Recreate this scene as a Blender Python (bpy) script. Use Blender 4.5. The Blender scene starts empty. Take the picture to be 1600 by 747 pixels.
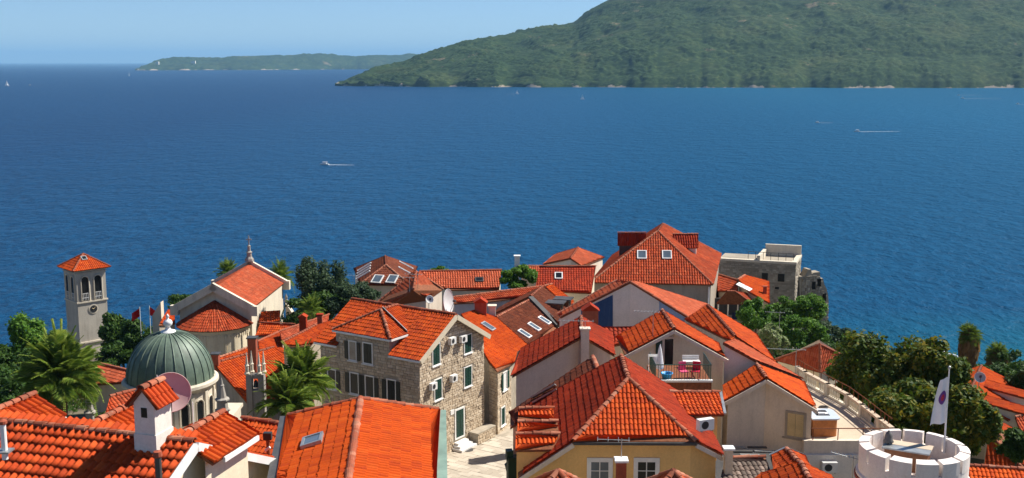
import bpy, math, random
import numpy as np
from mathutils import Vector, Matrix
random.seed(7); rng = np.random.default_rng(7)
SC = bpy.context.scene; COL = SC.collection
V = lambda *a: np.array(a, float)
# ------------------------------------------------------------------ camera, sky, sun, exposure
HAZE = 4.6e-5
FP, TP, CH = 1715.0, 0.1615, 62.0          # focal length (px of a 1600 px wide frame), tan(pitch), camera height above the sea
PIT = math.atan(TP); SP, CP = math.sin(PIT), math.cos(PIT)
cam = bpy.data.objects.new('camera', bpy.data.cameras.new('camera')); COL.objects.link(cam)
cam.data.sensor_width = 36; cam.data.lens = 36 * FP / 1600
cam.location = (0, 0, CH); cam.rotation_euler = (math.pi / 2 - PIT, 0, 0)
cam.data.clip_start = 0.5; cam.data.clip_end = 200000
SC.camera = cam
SC.render.resolution_x, SC.render.resolution_y = 1024, 478
SUN_AZ, SUN_EL = 25.0, 48.5                 # azimuth from +X towards +Y
SDIR = V(math.cos(math.radians(SUN_AZ)) * math.cos(math.radians(SUN_EL)), math.sin(math.radians(SUN_AZ)) * math.cos(math.radians(SUN_EL)), math.sin(math.radians(SUN_EL)))
W = bpy.data.worlds.new('World'); SC.world = W; W.use_nodes = True
nt = W.node_tree; sky = nt.nodes.new('ShaderNodeTexSky'); sky.sky_type = 'NISHITA'; sky.sun_disc = False
sky.sun_elevation = math.radians(SUN_EL); sky.sun_rotation = math.radians(90 - SUN_AZ)
sky.altitude = 3200; sky.air_density = 1.0; sky.dust_density = 0.0; sky.ozone_density = 6.0
nt.nodes['Background'].inputs['Strength'].default_value = 0.066
nt.links.new(sky.outputs[0], nt.nodes['Background'].inputs[0])
sl = bpy.data.lights.new('sun', 'SUN'); sl.energy = 4.6; sl.angle = math.radians(0.5); sl.color = (1, 0.95, 0.86)
so = bpy.data.objects.new('sun', sl); COL.objects.link(so); so.location = (60, 40, 120)
so.rotation_euler = Vector(SDIR).to_track_quat('Z', 'Y').to_euler()
SC.view_settings.view_transform = 'Standard'; SC.view_settings.look = 'None'
SC.view_settings.exposure = 0.85; SC.view_settings.gamma = 1.0
# ------------------------------------------------------------------ pixel rays (a pixel of the 1600x747 photo gives only a direction)
C0 = V(0, 0, CH)
def ray(x, y):
    u = (x - 800) / FP; v = (y - 373.5) / FP
    return V(u, CP - v * SP, -(SP + v * CP))
def PD(x, y, D): return C0 + ray(x, y) * D
def PZ(x, y, z): r = ray(x, y); return C0 + r * ((z - CH) / r[2])
def PP(x, y, q, n): r = ray(x, y); return C0 + r * (np.dot(q - C0, n) / np.dot(r, n))
def unit(v): v = np.asarray(v, float); return v / (np.linalg.norm(v) + 1e-12)
# ------------------------------------------------------------------ materials
MATS = {}
def newmat(name):
    m = bpy.data.materials.new(name); m.use_nodes = True; MATS[name] = m
    t = m.node_tree; return m, t, t.nodes['Principled BSDF'], t.nodes, t.links
def nd(t, kind, **kw):
    n = t.nodes.new(kind)
    for k, v in kw.items():
        if k.startswith('i_'): n.inputs[k[2:].replace('_', ' ')].default_value = v
        else: setattr(n, k, v)
    return n
def noise(t, scale, detail=4, rough=0.55, vec=None, dist=0.0):
    n = nd(t, 'ShaderNodeTexNoise'); n.inputs['Scale'].default_value = scale; n.inputs['Detail'].default_value = detail
    n.inputs['Roughness'].default_value = rough; n.inputs['Distortion'].default_value = dist
    if vec is not None: t.links.new(vec, n.inputs['Vector'])
    return n.outputs['Fac']
def ramp(t, fac, stops):
    r = nd(t, 'ShaderNodeValToRGB'); e = r.color_ramp.elements
    while len(e) < len(stops): e.new(0.5)
    for i, (p, c) in enumerate(stops): e[i].position = p; e[i].color = (*c, 1) if len(c) == 3 else c
    t.links.new(fac, r.inputs[0]); return r.outputs[0]
def mix(t, fac, a, b, mode='MIX'):
    m = nd(t, 'ShaderNodeMix', data_type='RGBA', blend_type=mode)
    for s, v in ((m.inputs[0], fac), (m.inputs[6], a), (m.inputs[7], b)):
        if isinstance(v, (int, float)): s.default_value = v
        elif isinstance(v, tuple): s.default_value = (*v, 1)
        else: t.links.new(v, s)
    return m.outputs[2]
def pos(t, sc=(1, 1, 1)):
    g = nd(t, 'ShaderNodeNewGeometry')
    if sc == (1, 1, 1): return g.outputs['Position']
    m = nd(t, 'ShaderNodeVectorMath', operation='MULTIPLY'); m.inputs[1].default_value = sc
    t.links.new(g.outputs['Position'], m.inputs[0]); return m.outputs[0]
def bump(t, h, bs, strength=0.3, dist=0.05):
    b = nd(t, 'ShaderNodeBump'); b.inputs['Strength'].default_value = strength; b.inputs['Distance'].default_value = dist
    t.links.new(h, b.inputs['Height']); t.links.new(b.outputs[0], bs.inputs['Normal'])
def plain(name, c, rough=0.7, spec=0.3, metal=0.0, var=0.25, scale=1.5, bmp=0.0, c2=None, fine=0.0):
    m, t, bs, ns, lk = newmat(name)
    p = pos(t); f = noise(t, scale, 6, 0.6, p)
    lo = c2 or tuple(x * (1 - var) for x in c); hi = tuple(min(1, x * (1 + var * 0.5)) for x in c)
    col = ramp(t, f, [(0.32, lo), (0.66, hi)])
    if fine: col = mix(t, fine, col, ramp(t, noise(t, scale * 14, 3, 0.6, p), [(0.3, tuple(x * 0.6 for x in c)), (0.7, hi)]))
    lk.new(col, bs.inputs['Base Color']); bs.inputs['Roughness'].default_value = rough
    bs.inputs['Specular IOR Level'].default_value = spec; bs.inputs['Metallic'].default_value = metal
    if bmp: bump(t, noise(t, scale * 10, 4, 0.6, p), bs, bmp, 0.03)
    return m
def stucco(name, c, stain=(0.16, 0.14, 0.12), amt=0.5, bmp=0.25):
    m, t, bs, ns, lk = newmat(name)
    p = pos(t); streak = pos(t, (1.6, 1.6, 0.22))
    a = ramp(t, noise(t, 0.45, 5, 0.6, p), [(0.3, tuple(x * 0.8 for x in c)), (0.65, c)])
    s = ramp(t, noise(t, 1.1, 6, 0.65, streak), [(0.48, (0, 0, 0)), (0.72, (1, 1, 1))])
    q = nd(t, 'ShaderNodeMath', operation='MULTIPLY'); lk.new(s, q.inputs[0]); q.inputs[1].default_value = amt
    col = mix(t, q.outputs[0], a, stain)
    col = mix(t, 0.22, col, ramp(t, noise(t, 9, 4, 0.7, p), [(0.3, tuple(x * 0.5 for x in c)), (0.7, tuple(min(1, x * 1.15) for x in c))]))
    lk.new(col, bs.inputs['Base Color']); bs.inputs['Roughness'].default_value = 0.9; bs.inputs['Specular IOR Level'].default_value = 0.2
    bump(t, noise(t, 22, 4, 0.6, p), bs, bmp, 0.02); return m
def attr_mat(name, stops, rough=0.8, spec=0.25, weather=None, wamt=0.5, wscale=0.5, source='attr', bmp=0.0, lichen=None, stain=False):
    """colour by the per-piece random number stored on the faces (or the object's), with weather stains over it"""
    m, t, bs, ns, lk = newmat(name)
    if source == 'attr': f = nd(t, 'ShaderNodeAttribute', attribute_name='rnd').outputs['Fac']
    else: f = nd(t, 'ShaderNodeObjectInfo').outputs['Random']
    col = ramp(t, f, stops); p = pos(t)
    if weather:
        w = ramp(t, noise(t, wscale, 6, 0.65, p), [(0.45, (0, 0, 0)), (0.7, (1, 1, 1))])
        q = nd(t, 'ShaderNodeMath', operation='MULTIPLY'); lk.new(w, q.inputs[0]); q.inputs[1].default_value = wamt
        col = mix(t, q.outputs[0], col, weather)
    if stain:      # broad dirt patches and rain streaks
        w = ramp(t, noise(t, 0.22, 6, 0.7, p, 0.6), [(0.4, (0, 0, 0)), (0.66, (0.42, 0.42, 0.42))]); col = mix(t, w, col, tuple(x * 0.5 for x in stops[0][1]))
    if lichen:
        w = ramp(t, noise(t, 3.3, 5, 0.7, p), [(0.6, (0, 0, 0)), (0.72, (1, 1, 1))])
        q = nd(t, 'ShaderNodeMath', operation='MULTIPLY'); lk.new(w, q.inputs[0]); q.inputs[1].default_value = 0.45
        col = mix(t, q.outputs[0], col, lichen)
    col = mix(t, 0.18, col, ramp(t, noise(t, 16, 4, 0.7, p), [(0.3, tuple(x * 0.35 for x in stops[0][1])), (0.7, tuple(min(1, x * 1.1) for x in stops[-1][1]))]))
    lk.new(col, bs.inputs['Base Color']); bs.inputs['Roughness'].default_value = rough; bs.inputs['Specular IOR Level'].default_value = spec
    if bmp: bump(t, noise(t, 30, 3, 0.6, p), bs, bmp, 0.02)
    return m
def tilemat(name, lo, mid, hi, weather, wamt, wscale=0.6, lichen=None):
    for suf, src in (('', 'attr'), ('_o', 'obj')):
        attr_mat(name + suf, [(0.0, lo), (0.12, lo), (0.3, mid), (0.75, mid), (1.0, hi)], 0.85, 0.1, weather, wamt, wscale, src, 0, lichen, True)
tilemat('tile_new', (0.36, 0.040, 0.009), (0.55, 0.072, 0.009), (0.63, 0.110, 0.018), (0.24, 0.036, 0.014), 0.6)
tilemat('tile_bright', (0.48, 0.058, 0.010), (0.63, 0.088, 0.009), (0.68, 0.118, 0.015), (0.34, 0.048, 0.014), 0.5)
tilemat('tile_mid', (0.27, 0.036, 0.012), (0.43, 0.058, 0.016), (0.54, 0.115, 0.042), (0.14, 0.036, 0.020), 0.75, 0.8, (0.32, 0.20, 0.12))
tilemat('tile_pink', (0.38, 0.066, 0.026), (0.52, 0.098, 0.038), (0.62, 0.17, 0.080), (0.20, 0.055, 0.030), 0.65, 0.8, (0.40, 0.27, 0.17))
tilemat('tile_red', (0.24, 0.023, 0.009), (0.37, 0.036, 0.011), (0.45, 0.060, 0.020), (0.13, 0.022, 0.012), 0.65)
tilemat('tile_brown', (0.12, 0.030, 0.016), (0.20, 0.050, 0.024), (0.28, 0.085, 0.043), (0.075, 0.030, 0.019), 0.7, 0.7, (0.24, 0.16, 0.10))
tilemat('tile_old', (0.10, 0.075, 0.06), (0.23, 0.16, 0.125), (0.36, 0.27, 0.22), (0.12, 0.10, 0.085), 0.8, 2.0, (0.38, 0.33, 0.28))
attr_mat('ridge_cap', [(0, (0.24, 0.055, 0.026)), (0.5, (0.36, 0.082, 0.035)), (1, (0.48, 0.20, 0.12))], 0.85, 0.2, (0.14, 0.07, 0.045), 0.8, 2.2, 'obj', 0, (0.40, 0.33, 0.25))
attr_mat('stone_block', [(0, (0.42, 0.325, 0.225)), (0.35, (0.54, 0.43, 0.305)), (0.7, (0.61, 0.50, 0.365)), (1, (0.70, 0.59, 0.45))], 0.9, 0.15, (0.27, 0.22, 0.165), 0.35, 0.9, 'attr', 0.35)
attr_mat('fort_stone', [(0, (0.24, 0.205, 0.16)), (0.5, (0.38, 0.33, 0.26)), (1, (0.52, 0.46, 0.37))], 0.95, 0.1, (0.17, 0.155, 0.12), 0.75, 0.35, 'attr', 0.4, (0.32, 0.30, 0.255))
attr_mat('paving', [(0, (0.40, 0.34, 0.265)), (0.5, (0.50, 0.43, 0.34)), (1, (0.58, 0.51, 0.41))], 0.75, 0.3, (0.34, 0.285, 0.22), 0.5, 0.5, 'obj', 0.15)
plain('mortar', (0.40, 0.345, 0.27), 0.95, 0.1, bmp=0.3, scale=2)
stucco('stucco_grey', (0.76, 0.645, 0.52), (0.40, 0.33, 0.26), 0.45)
stucco('stucco_beige', (0.70, 0.58, 0.43), (0.28, 0.23, 0.18), 0.45)
stucco('stucco_cream', (0.80, 0.69, 0.50), (0.40, 0.33, 0.24), 0.3)
stucco('stucco_white', (0.80, 0.735, 0.65), (0.48, 0.41, 0.34), 0.3)
stucco('stucco_yellow', (0.88, 0.55, 0.21), (0.58, 0.35, 0.15), 0.2)
stucco('church_stone', (0.70, 0.62, 0.49), (0.30, 0.27, 0.22), 0.5)
stucco('tower_stone', (0.52, 0.475, 0.40), (0.20, 0.18, 0.15), 0.6)
stucco('gothic_stone', (0.36, 0.33, 0.29), (0.10, 0.095, 0.085), 0.75)
stucco('stone_wall', (0.42, 0.35, 0.27), (0.16, 0.14, 0.115), 0.6, 0.5)
stucco('turret_white', (0.86, 0.775, 0.71), (0.66, 0.53, 0.47), 0.35)
stucco('blue_paint', (0.035, 0.08, 0.19), (0.16, 0.22, 0.30), 0.55)
stucco('pale_blue', (0.30, 0.40, 0.56), (0.22, 0.26, 0.32), 0.5)
stucco('terrace_floor', (0.60, 0.47, 0.345), (0.40, 0.31, 0.23), 0.5)
stucco('eave_trim', (0.66, 0.57, 0.42), (0.36, 0.30, 0.22), 0.35)
plain('white_paint', (0.78, 0.77, 0.74), 0.5, 0.4, var=0.12)
plain('ac_white', (0.72, 0.71, 0.68), 0.45, 0.4, var=0.1)
plain('dark_grille', (0.03, 0.03, 0.032), 0.6)
plain('dark_glass_and_hole', (0.014, 0.016, 0.018), 0.2, 0.22, var=0.3)  # window glass; also plates coloured for the shade in unglazed openings
plain('glass_sky', (0.10, 0.13, 0.16), 0.06, 0.8, var=0.3)
plain('green_paint', (0.012, 0.050, 0.036), 0.45, 0.4, var=0.3)
plain('dark_shutter', (0.013, 0.017, 0.016), 0.45, 0.4, var=0.3)
plain('beige_shutter', (0.62, 0.47, 0.24), 0.6, 0.3, var=0.2)
plain('lead', (0.065, 0.062, 0.060), 0.5, 0.4, var=0.3)
plain('zinc', (0.36, 0.37, 0.37), 0.4, 0.5, 0.5, var=0.25)
plain('copper_gutter', (0.20, 0.29, 0.23), 0.55, 0.4, var=0.25)
plain('iron', (0.030, 0.030, 0.030), 0.5, 0.4)
plain('rust', (0.22, 0.075, 0.032), 0.8, 0.2, var=0.4, scale=6)
plain('wood', (0.15, 0.062, 0.028), 0.6, 0.3, var=0.35, scale=5)
plain('orange_wood', (0.44, 0.15, 0.035), 0.5, 0.4, var=0.3, scale=3)
plain('bark', (0.11, 0.083, 0.060), 0.95, 0.1, var=0.4, scale=6, bmp=0.5)
plain('palm_bark', (0.16, 0.105, 0.065), 0.95, 0.1, var=0.4, scale=8, bmp=0.6)
plain('fruit', (0.62, 0.22, 0.022), 0.6, 0.3, var=0.35, scale=8)
plain('dish_pink', (0.56, 0.38, 0.36), 0.5, 0.3, var=0.12)
plain('dish_grey', (0.55, 0.54, 0.53), 0.5, 0.3, var=0.12)
plain('dish_dark', (0.13, 0.12, 0.11), 0.5, 0.3, var=0.2)
plain('cloth_white', (0.75, 0.74, 0.76), 0.9, 0.1, var=0.08)
plain('emblem_purple', (0.16, 0.06, 0.24), 0.9, 0.1, var=0.1)
plain('emblem_red', (0.45, 0.04, 0.07), 0.9, 0.1, var=0.1)
plain('cloth_pink', (0.75, 0.10, 0.22), 0.8, 0.2)
plain('cloth_red', (0.55, 0.012, 0.05), 0.8, 0.2)
plain('plastic_blue', (0.03, 0.30, 0.62), 0.4, 0.4)
plain('cloth_navy', (0.03, 0.035, 0.075), 0.9, 0.1)
plain('red_flag', (0.60, 0.02, 0.02), 0.9, 0.1)
plain('brick_red', (0.34, 0.085, 0.045), 0.85, 0.2, var=0.35, scale=5, fine=0.4)
plain('counter_top', (0.52, 0.57, 0.62), 0.3, 0.5, var=0.1)
plain('foam', (0.8, 0.82, 0.84), 0.9, 0.1, var=0.1)
plain('sail', (0.85, 0.84, 0.82), 0.8, 0.2, var=0.05)
def leafmat(name, a, b, c):
    m, t, bs, ns, lk = newmat(name)
    f = nd(t, 'ShaderNodeAttribute', attribute_name='rnd').outputs['Fac']
    col = ramp(t, f, [(0, a), (0.5, b), (1, c)])
    lk.new(col, bs.inputs['Base Color']); bs.inputs['Roughness'].default_value = 0.6; bs.inputs['Specular IOR Level'].default_value = 0.16
    tr = nd(t, 'ShaderNodeBsdfTranslucent'); lk.new(col, tr.inputs['Color'])
    mx = nd(t, 'ShaderNodeMixShader'); mx.inputs[0].default_value = 0.34
    lk.new(bs.outputs[0], mx.inputs[1]); lk.new(tr.outputs[0], mx.inputs[2]); lk.new(mx.outputs[0], ns['Material Output'].inputs[0])
leafmat('leaf_bright', (0.030, 0.085, 0.010), (0.080, 0.185, 0.018), (0.16, 0.28, 0.030))
leafmat('leaf_dark', (0.020, 0.052, 0.010), (0.044, 0.098, 0.015), (0.090, 0.155, 0.022))
leafmat('leaf_grey', (0.022, 0.045, 0.022), (0.045, 0.080, 0.036), (0.085, 0.125, 0.055))
leafmat('leaf_olive', (0.026, 0.058, 0.007), (0.070, 0.115, 0.011), (0.25, 0.19, 0.016))
leafmat('leaf_palm', (0.045, 0.095, 0.012), (0.12, 0.20, 0.024), (0.30, 0.36, 0.055))
leafmat('leaf_dry', (0.17, 0.090, 0.032), (0.28, 0.155, 0.060), (0.36, 0.22, 0.09))
leafmat('leaf_pale', (0.10, 0.16, 0.05), (0.20, 0.26, 0.09), (0.36, 0.36, 0.22))
# dome copper
m, t, bs, ns, lk = newmat('copper_dome'); p = pos(t)
c_ = ramp(t, noise(t, 0.7, 6, 0.65, p), [(0.3, (0.07, 0.105, 0.078)), (0.55, (0.125, 0.175, 0.128)), (0.75, (0.23, 0.27, 0.19))])
c_ = mix(t, ramp(t, noise(t, 2.2, 5, 0.7, pos(t, (1, 1, 0.25))), [(0.5, (0, 0, 0)), (0.7, (0.6, 0.6, 0.6))]), c_, (0.045, 0.055, 0.042))
lk.new(c_, bs.inputs['Base Color']); bs.inputs['Roughness'].default_value = 0.55; bs.inputs['Metallic'].default_value = 0.1
# ground
m, t, bs, ns, lk = newmat('earth'); p = pos(t)
lk.new(ramp(t, noise(t, 0.35, 6, 0.65, p), [(0.3, (0.05, 0.07, 0.022)), (0.5, (0.11, 0.09, 0.05)), (0.7, (0.22, 0.18, 0.13))]), bs.inputs['Base Color']); bs.inputs['Roughness'].default_value = 0.95
bump(t, noise(t, 3, 5, 0.6, p), bs, 0.5, 0.1)
# sea
m, t, bs, ns, lk = newmat('sea_water')
p = pos(t); g = nd(t, 'ShaderNodeSeparateXYZ'); lk.new(p, g.inputs[0])
big = noise(t, 0.0011, 5, 0.6, pos(t, (0.35, 1, 1))); med = noise(t, 0.012, 5, 0.62, pos(t, (0.45, 1, 1)))
fin = noise(t, 0.24, 5, 0.65, pos(t, (1.25, 0.7, 1))); ff = noise(t, 0.07, 4, 0.6, pos(t, (1.0, 0.7, 1)))
deep = ramp(t, big, [(0.36, (0.0003, 0.013, 0.054)), (0.64, (0.0008, 0.024, 0.082))])
deep = mix(t, 0.4, deep, ramp(t, med, [(0.36, (0.0004, 0.014, 0.056)), (0.64, (0.0015, 0.032, 0.102))]))
deep = mix(t, 0.5, deep, ramp(t, fin, [(0.41, (0.0006, 0.016, 0.060)), (0.66, (0.005, 0.075, 0.185))]))
mr = nd(t, 'ShaderNodeMapRange'); mr.inputs[1].default_value = 275; mr.inputs[2].default_value = 200; lk.new(g.outputs['Y'], mr.inputs[0])
mx_ = nd(t, 'ShaderNodeMapRange'); mx_.inputs[1].default_value = 25; mx_.inputs[2].default_value = 150; lk.new(g.outputs['X'], mx_.inputs[0])
mu = nd(t, 'ShaderNodeMath', operation='MULTIPLY'); lk.new(mr.outputs[0], mu.inputs[0]); lk.new(mx_.outputs[0], mu.inputs[1])
mw = nd(t, 'ShaderNodeMapRange'); mw.inputs[1].default_value = -350; mw.inputs[2].default_value = 500; mw.inputs[4].default_value = 0.6; lk.new(g.outputs['X'], mw.inputs[0])
deep = mix(t, mw.outputs[0], deep, (0.008, 0.115, 0.225))
col = mix(t, mu.outputs[0], deep, (0.006, 0.13, 0.17))
lk.new(col, bs.inputs['Base Color']); bs.inputs['Roughness'].default_value = 0.32; bs.inputs['IOR'].default_value = 1.33
bs.inputs['Specular IOR Level'].default_value = 0.06
h1 = nd(t, 'ShaderNodeMath', operation='MULTIPLY_ADD'); lk.new(ff, h1.inputs[0]); h1.inputs[1].default_value = 2.0; lk.new(fin, h1.inputs[2])
bump(t, h1.outputs[0], bs, 0.9, 1.9)
# wooded hills
def hillmat(name, s, shift):
    m, t, bs, ns, lk = newmat(name); p = pos(t)
    a = ramp(t, noise(t, 0.085 * s, 5, 0.7, p), [(0.3, (0.002, 0.008, 0.002)), (0.5, (0.019, 0.042, 0.009)), (0.7, (0.085, 0.115, 0.030))])  # near-black stop puts the shade between tree crowns into the colour
    b = ramp(t, noise(t, 0.0065 * s, 5, 0.6, p), [(0.35, (0.010, 0.024, 0.009)), (0.5, (0.027, 0.050, 0.014)), (0.68, (0.070, 0.080, 0.028))])
    c = mix(t, 0.38, a, b)
    rk = ramp(t, noise(t, 0.009 * s, 6, 0.7, pos(t, (1, 1, 2.2))), [(0.63, (0, 0, 0)), (0.69, (0.6, 0.6, 0.6))])
    c = mix(t, rk, c, (0.25, 0.19, 0.125))
    z = nd(t, 'ShaderNodeSeparateXYZ'); lk.new(p, z.inputs[0])
    ns_ = nd(t, 'ShaderNodeMath', operation='MULTIPLY_ADD'); lk.new(noise(t, 0.016 * s, 5, 0.65, p), ns_.inputs[0]); ns_.inputs[1].default_value = -70 * shift; lk.new(z.outputs['Z'], ns_.inputs[2])
    sh = nd(t, 'ShaderNodeMapRange'); sh.inputs[1].default_value = -35.0 * shift; sh.inputs[2].default_value = -37 * shift; lk.new(ns_.outputs[0], sh.inputs[0])
    c = mix(t, sh.outputs[0], c, (0.33, 0.275, 0.21))
    lk.new(c, bs.inputs['Base Color']); bs.inputs['Roughness'].default_value = 0.95; bs.inputs['Specular IOR Level'].default_value = 0.1
hillmat('hill_wood', 1.0, 1.0); hillmat('far_wood', 0.45, 1.3)
# ------------------------------------------------------------------ mesh builder
class MB:
    def __init__(s): s.v = []; s.f = []; s.r = []
    def add(s, verts, faces, r=None):
        o = len(s.v); s.v += [tuple(map(float, p)) for p in verts]; s.f += [tuple(i + o for i in f) for f in faces]
        s.r += [random.random() if r is None else r] * len(faces)
    def fbox(s, o, t, n, w, h, n0, n1, cx=0, cz=0, up=None, r=None):
        """box in a wall frame: t along the wall, n outwards, z up"""
        up = V(0, 0, 1) if up is None else up
        P = lambda a, b, c: o + t * (cx + a * w / 2) + up * (cz + b * h / 2) + n * c
        vs = [P(a, b, c) for c in (n0, n1) for a, b in ((-1, -1), (1, -1), (1, 1), (-1, 1))]
        s.add(vs, [(3, 2, 1, 0), (4, 5, 6, 7), (0, 1, 5, 4), (1, 2, 6, 5), (2, 3, 7, 6), (3, 0, 4, 7)], r)
    def box(s, lo, hi, r=None):
        lo, hi = np.array(lo, float), np.array(hi, float); c = (lo + hi) / 2; d = hi - lo
        s.fbox(V(c[0], lo[1], c[2]), V(1, 0, 0), V(0, 1, 0), d[0], d[2], 0, d[1], r=r)
    def tube(s, pts, r, k=6, r1=None, rr=None):
        pts = [np.array(p, float) for p in pts]; n = len(pts); r1 = r if r1 is None else r1; vs = []
        for i, p in enumerate(pts):
            d = unit(pts[min(i + 1, n - 1)] - pts[max(i - 1, 0)]); a = unit(np.cross(d, V(0.31, 0.2, 1) if abs(d[2]) < 0.9 else V(1, 0.1, 0))); b = np.cross(d, a)
            q = r + (r1 - r) * i / max(1, n - 1)
            vs += [p + (a * math.cos(2 * math.pi * j / k) + b * math.sin(2 * math.pi * j / k)) * q for j in range(k)]
        fs = [(i * k + j, i * k + (j + 1) % k, (i + 1) * k + (j + 1) % k, (i + 1) * k + j) for i in range(n - 1) for j in range(k)]
        fs += [tuple(range(k - 1, -1, -1)), tuple(range((n - 1) * k, n * k))]; s.add(vs, fs, rr)
    def lathe(s, c, prof, k=24, a0=0, a1=2 * math.pi, r=None):
        full = abs(a1 - a0 - 2 * math.pi) < 1e-6; m = k if full else k + 1; vs = []
        for (rad, z) in prof: vs += [V(c[0] + rad * math.cos(a0 + (a1 - a0) * j / k), c[1] + rad * math.sin(a0 + (a1 - a0) * j / k), c[2] + z) for j in range(m)]
        s.add(vs, [(i * m + j, i * m + (j + 1) % m, (i + 1) * m + (j + 1) % m, (i + 1) * m + j) for i in range(len(prof) - 1) for j in range(k)], r)
    def prism(s, poly, dz, r=None):
        """polygon of 3D points given a thickness downwards"""
        n = len(poly); lo = [np.array(p) - V(0, 0, dz) for p in poly]
        s.add(list(poly) + lo, [tuple(range(n)), tuple(range(2 * n - 1, n - 1, -1))] + [(i, i + n, (i + 1) % n + n, (i + 1) % n) for i in range(n)], r)
def mesh_np(name, verts, faces, rnd=None):
    me = bpy.data.meshes.new(name)
    me.from_pydata(np.asarray(verts).tolist() if isinstance(verts, np.ndarray) else verts, [], faces.tolist() if isinstance(faces, np.ndarray) else faces)
    if rnd is not None and len(me.polygons) == len(rnd):
        a = me.attributes.new('rnd', 'FLOAT', 'FACE'); a.data.foreach_set('value', np.asarray(rnd, np.float32))
    return me
def tag(o, label=None, cat=None, group=None, kind=None):
    for k, v in (('label', label), ('category', cat), ('group', group), ('kind', kind)):
        if v: o[k] = v
    return o
def link(name, me, mat=None, parent=None, loc=None):
    o = bpy.data.objects.new(name, me); COL.objects.link(o)
    if mat and me is not None and not me.materials: me.materials.append(MATS[mat])
    if parent is not None: o.parent = parent
    if loc is not None: o.location = loc
    return o
def thing(name, label, cat, base, group=None):
    o = bpy.data.objects.new(name, None); COL.objects.link(o); o.location = tuple(base); o.empty_display_size = 0.5
    return tag(o, label, cat, group)
def rootloc(o):
    l = np.array(o.location)
    while o.parent: o = o.parent; l = l + np.array(o.location)
    return l
def put(name, mb, mat, parent=None, smooth=False, **kw):
    v = np.array(mb.v)
    if parent is not None: v = v - rootloc(parent)
    me = mesh_np(name, v, mb.f, mb.r)
    if smooth: me.polygons.foreach_set('use_smooth', [True] * len(me.polygons))
    return tag(link(name, me, mat, parent), **kw)
# ------------------------------------------------------------------ terrain heights
TY = [-40, 20, 35, 50, 60, 92, 110, 130, 150, 172, 190, 215]; TZ = [47, 44, 40, 35, 32.6, 31.5, 28, 23, 16, 6, -2, -8]
def T(x, y): return float(np.interp(y, TY, TZ))
# ------------------------------------------------------------------ roofs
class Ridge:
    def __init__(s, p1, D, p2): s.a = PD(*p1, D); s.b = PZ(*p2, s.a[2]); s.init()
    def init(s): s.e = unit(s.b - s.a); s.len = np.linalg.norm(s.b - s.a); return s
    @staticmethod
    def of(a, b): r = Ridge.__new__(Ridge); r.a, r.b = np.array(a, float), np.array(b, float); return r.init()
    def down(s, side): return V(-s.e[1], s.e[0], 0) if side == 'L' else V(s.e[1], -s.e[0], 0)
    def nrm(s, side, pitch): d = s.down(side); q = math.radians(pitch); return V(d[0] * math.sin(q), d[1] * math.sin(q), math.cos(q))
    def on(s, side, pitch, *pix): n = s.nrm(side, pitch); return [PP(x, y, s.a, n) for x, y in pix]
    def st(s, side, pitch, along, run): d = s.down(side); return s.a + s.e * along + d * run - V(0, 0, run * math.tan(math.radians(pitch)))
    def mirror(s, poly):
        d = s.down('L'); return [p - 2 * np.dot(p - s.a, d) * d for p in poly]
def plane_of(poly):
    n = np.zeros(3)
    for i in range(len(poly)): n += np.cross(poly[i], poly[(i + 1) % len(poly)])
    n = unit(n); return n if n[2] > 0 else -n
def ccw(poly):
    a = sum(poly[i][0] * poly[(i + 1) % len(poly)][1] - poly[(i + 1) % len(poly)][0] * poly[i][1] for i in range(len(poly)))
    return [np.array(p, float) for p in (poly if a > 0 else poly[::-1])]
def face_frame(poly):
    n = plane_of(poly); c = sum(poly) / len(poly); u = np.cross(V(0, 0, 1), n)
    u = unit(u) if np.linalg.norm(u) > 1e-4 else V(1, 0, 0); v = np.cross(n, u)
    return c, u, v, n, np.array([[np.dot(p - c, u), np.dot(p - c, v)] for p in poly])
def urange(q, v):
    lo = np.full(v.shape, 1e9); hi = np.full(v.shape, -1e9); k = len(q)
    for i in range(k):
        a, b = q[i], q[(i + 1) % k]
        if abs(b[1] - a[1]) < 1e-9: continue
        m_ = (v >= min(a[1], b[1]) - 1e-9) & (v <= max(a[1], b[1]) + 1e-9)
        uu = a[0] + (b[0] - a[0]) * (v - a[1]) / (b[1] - a[1])
        lo = np.where(m_ & (uu < lo), uu, lo); hi = np.where(m_ & (uu > hi), uu, hi)
    return lo, hi
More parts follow.
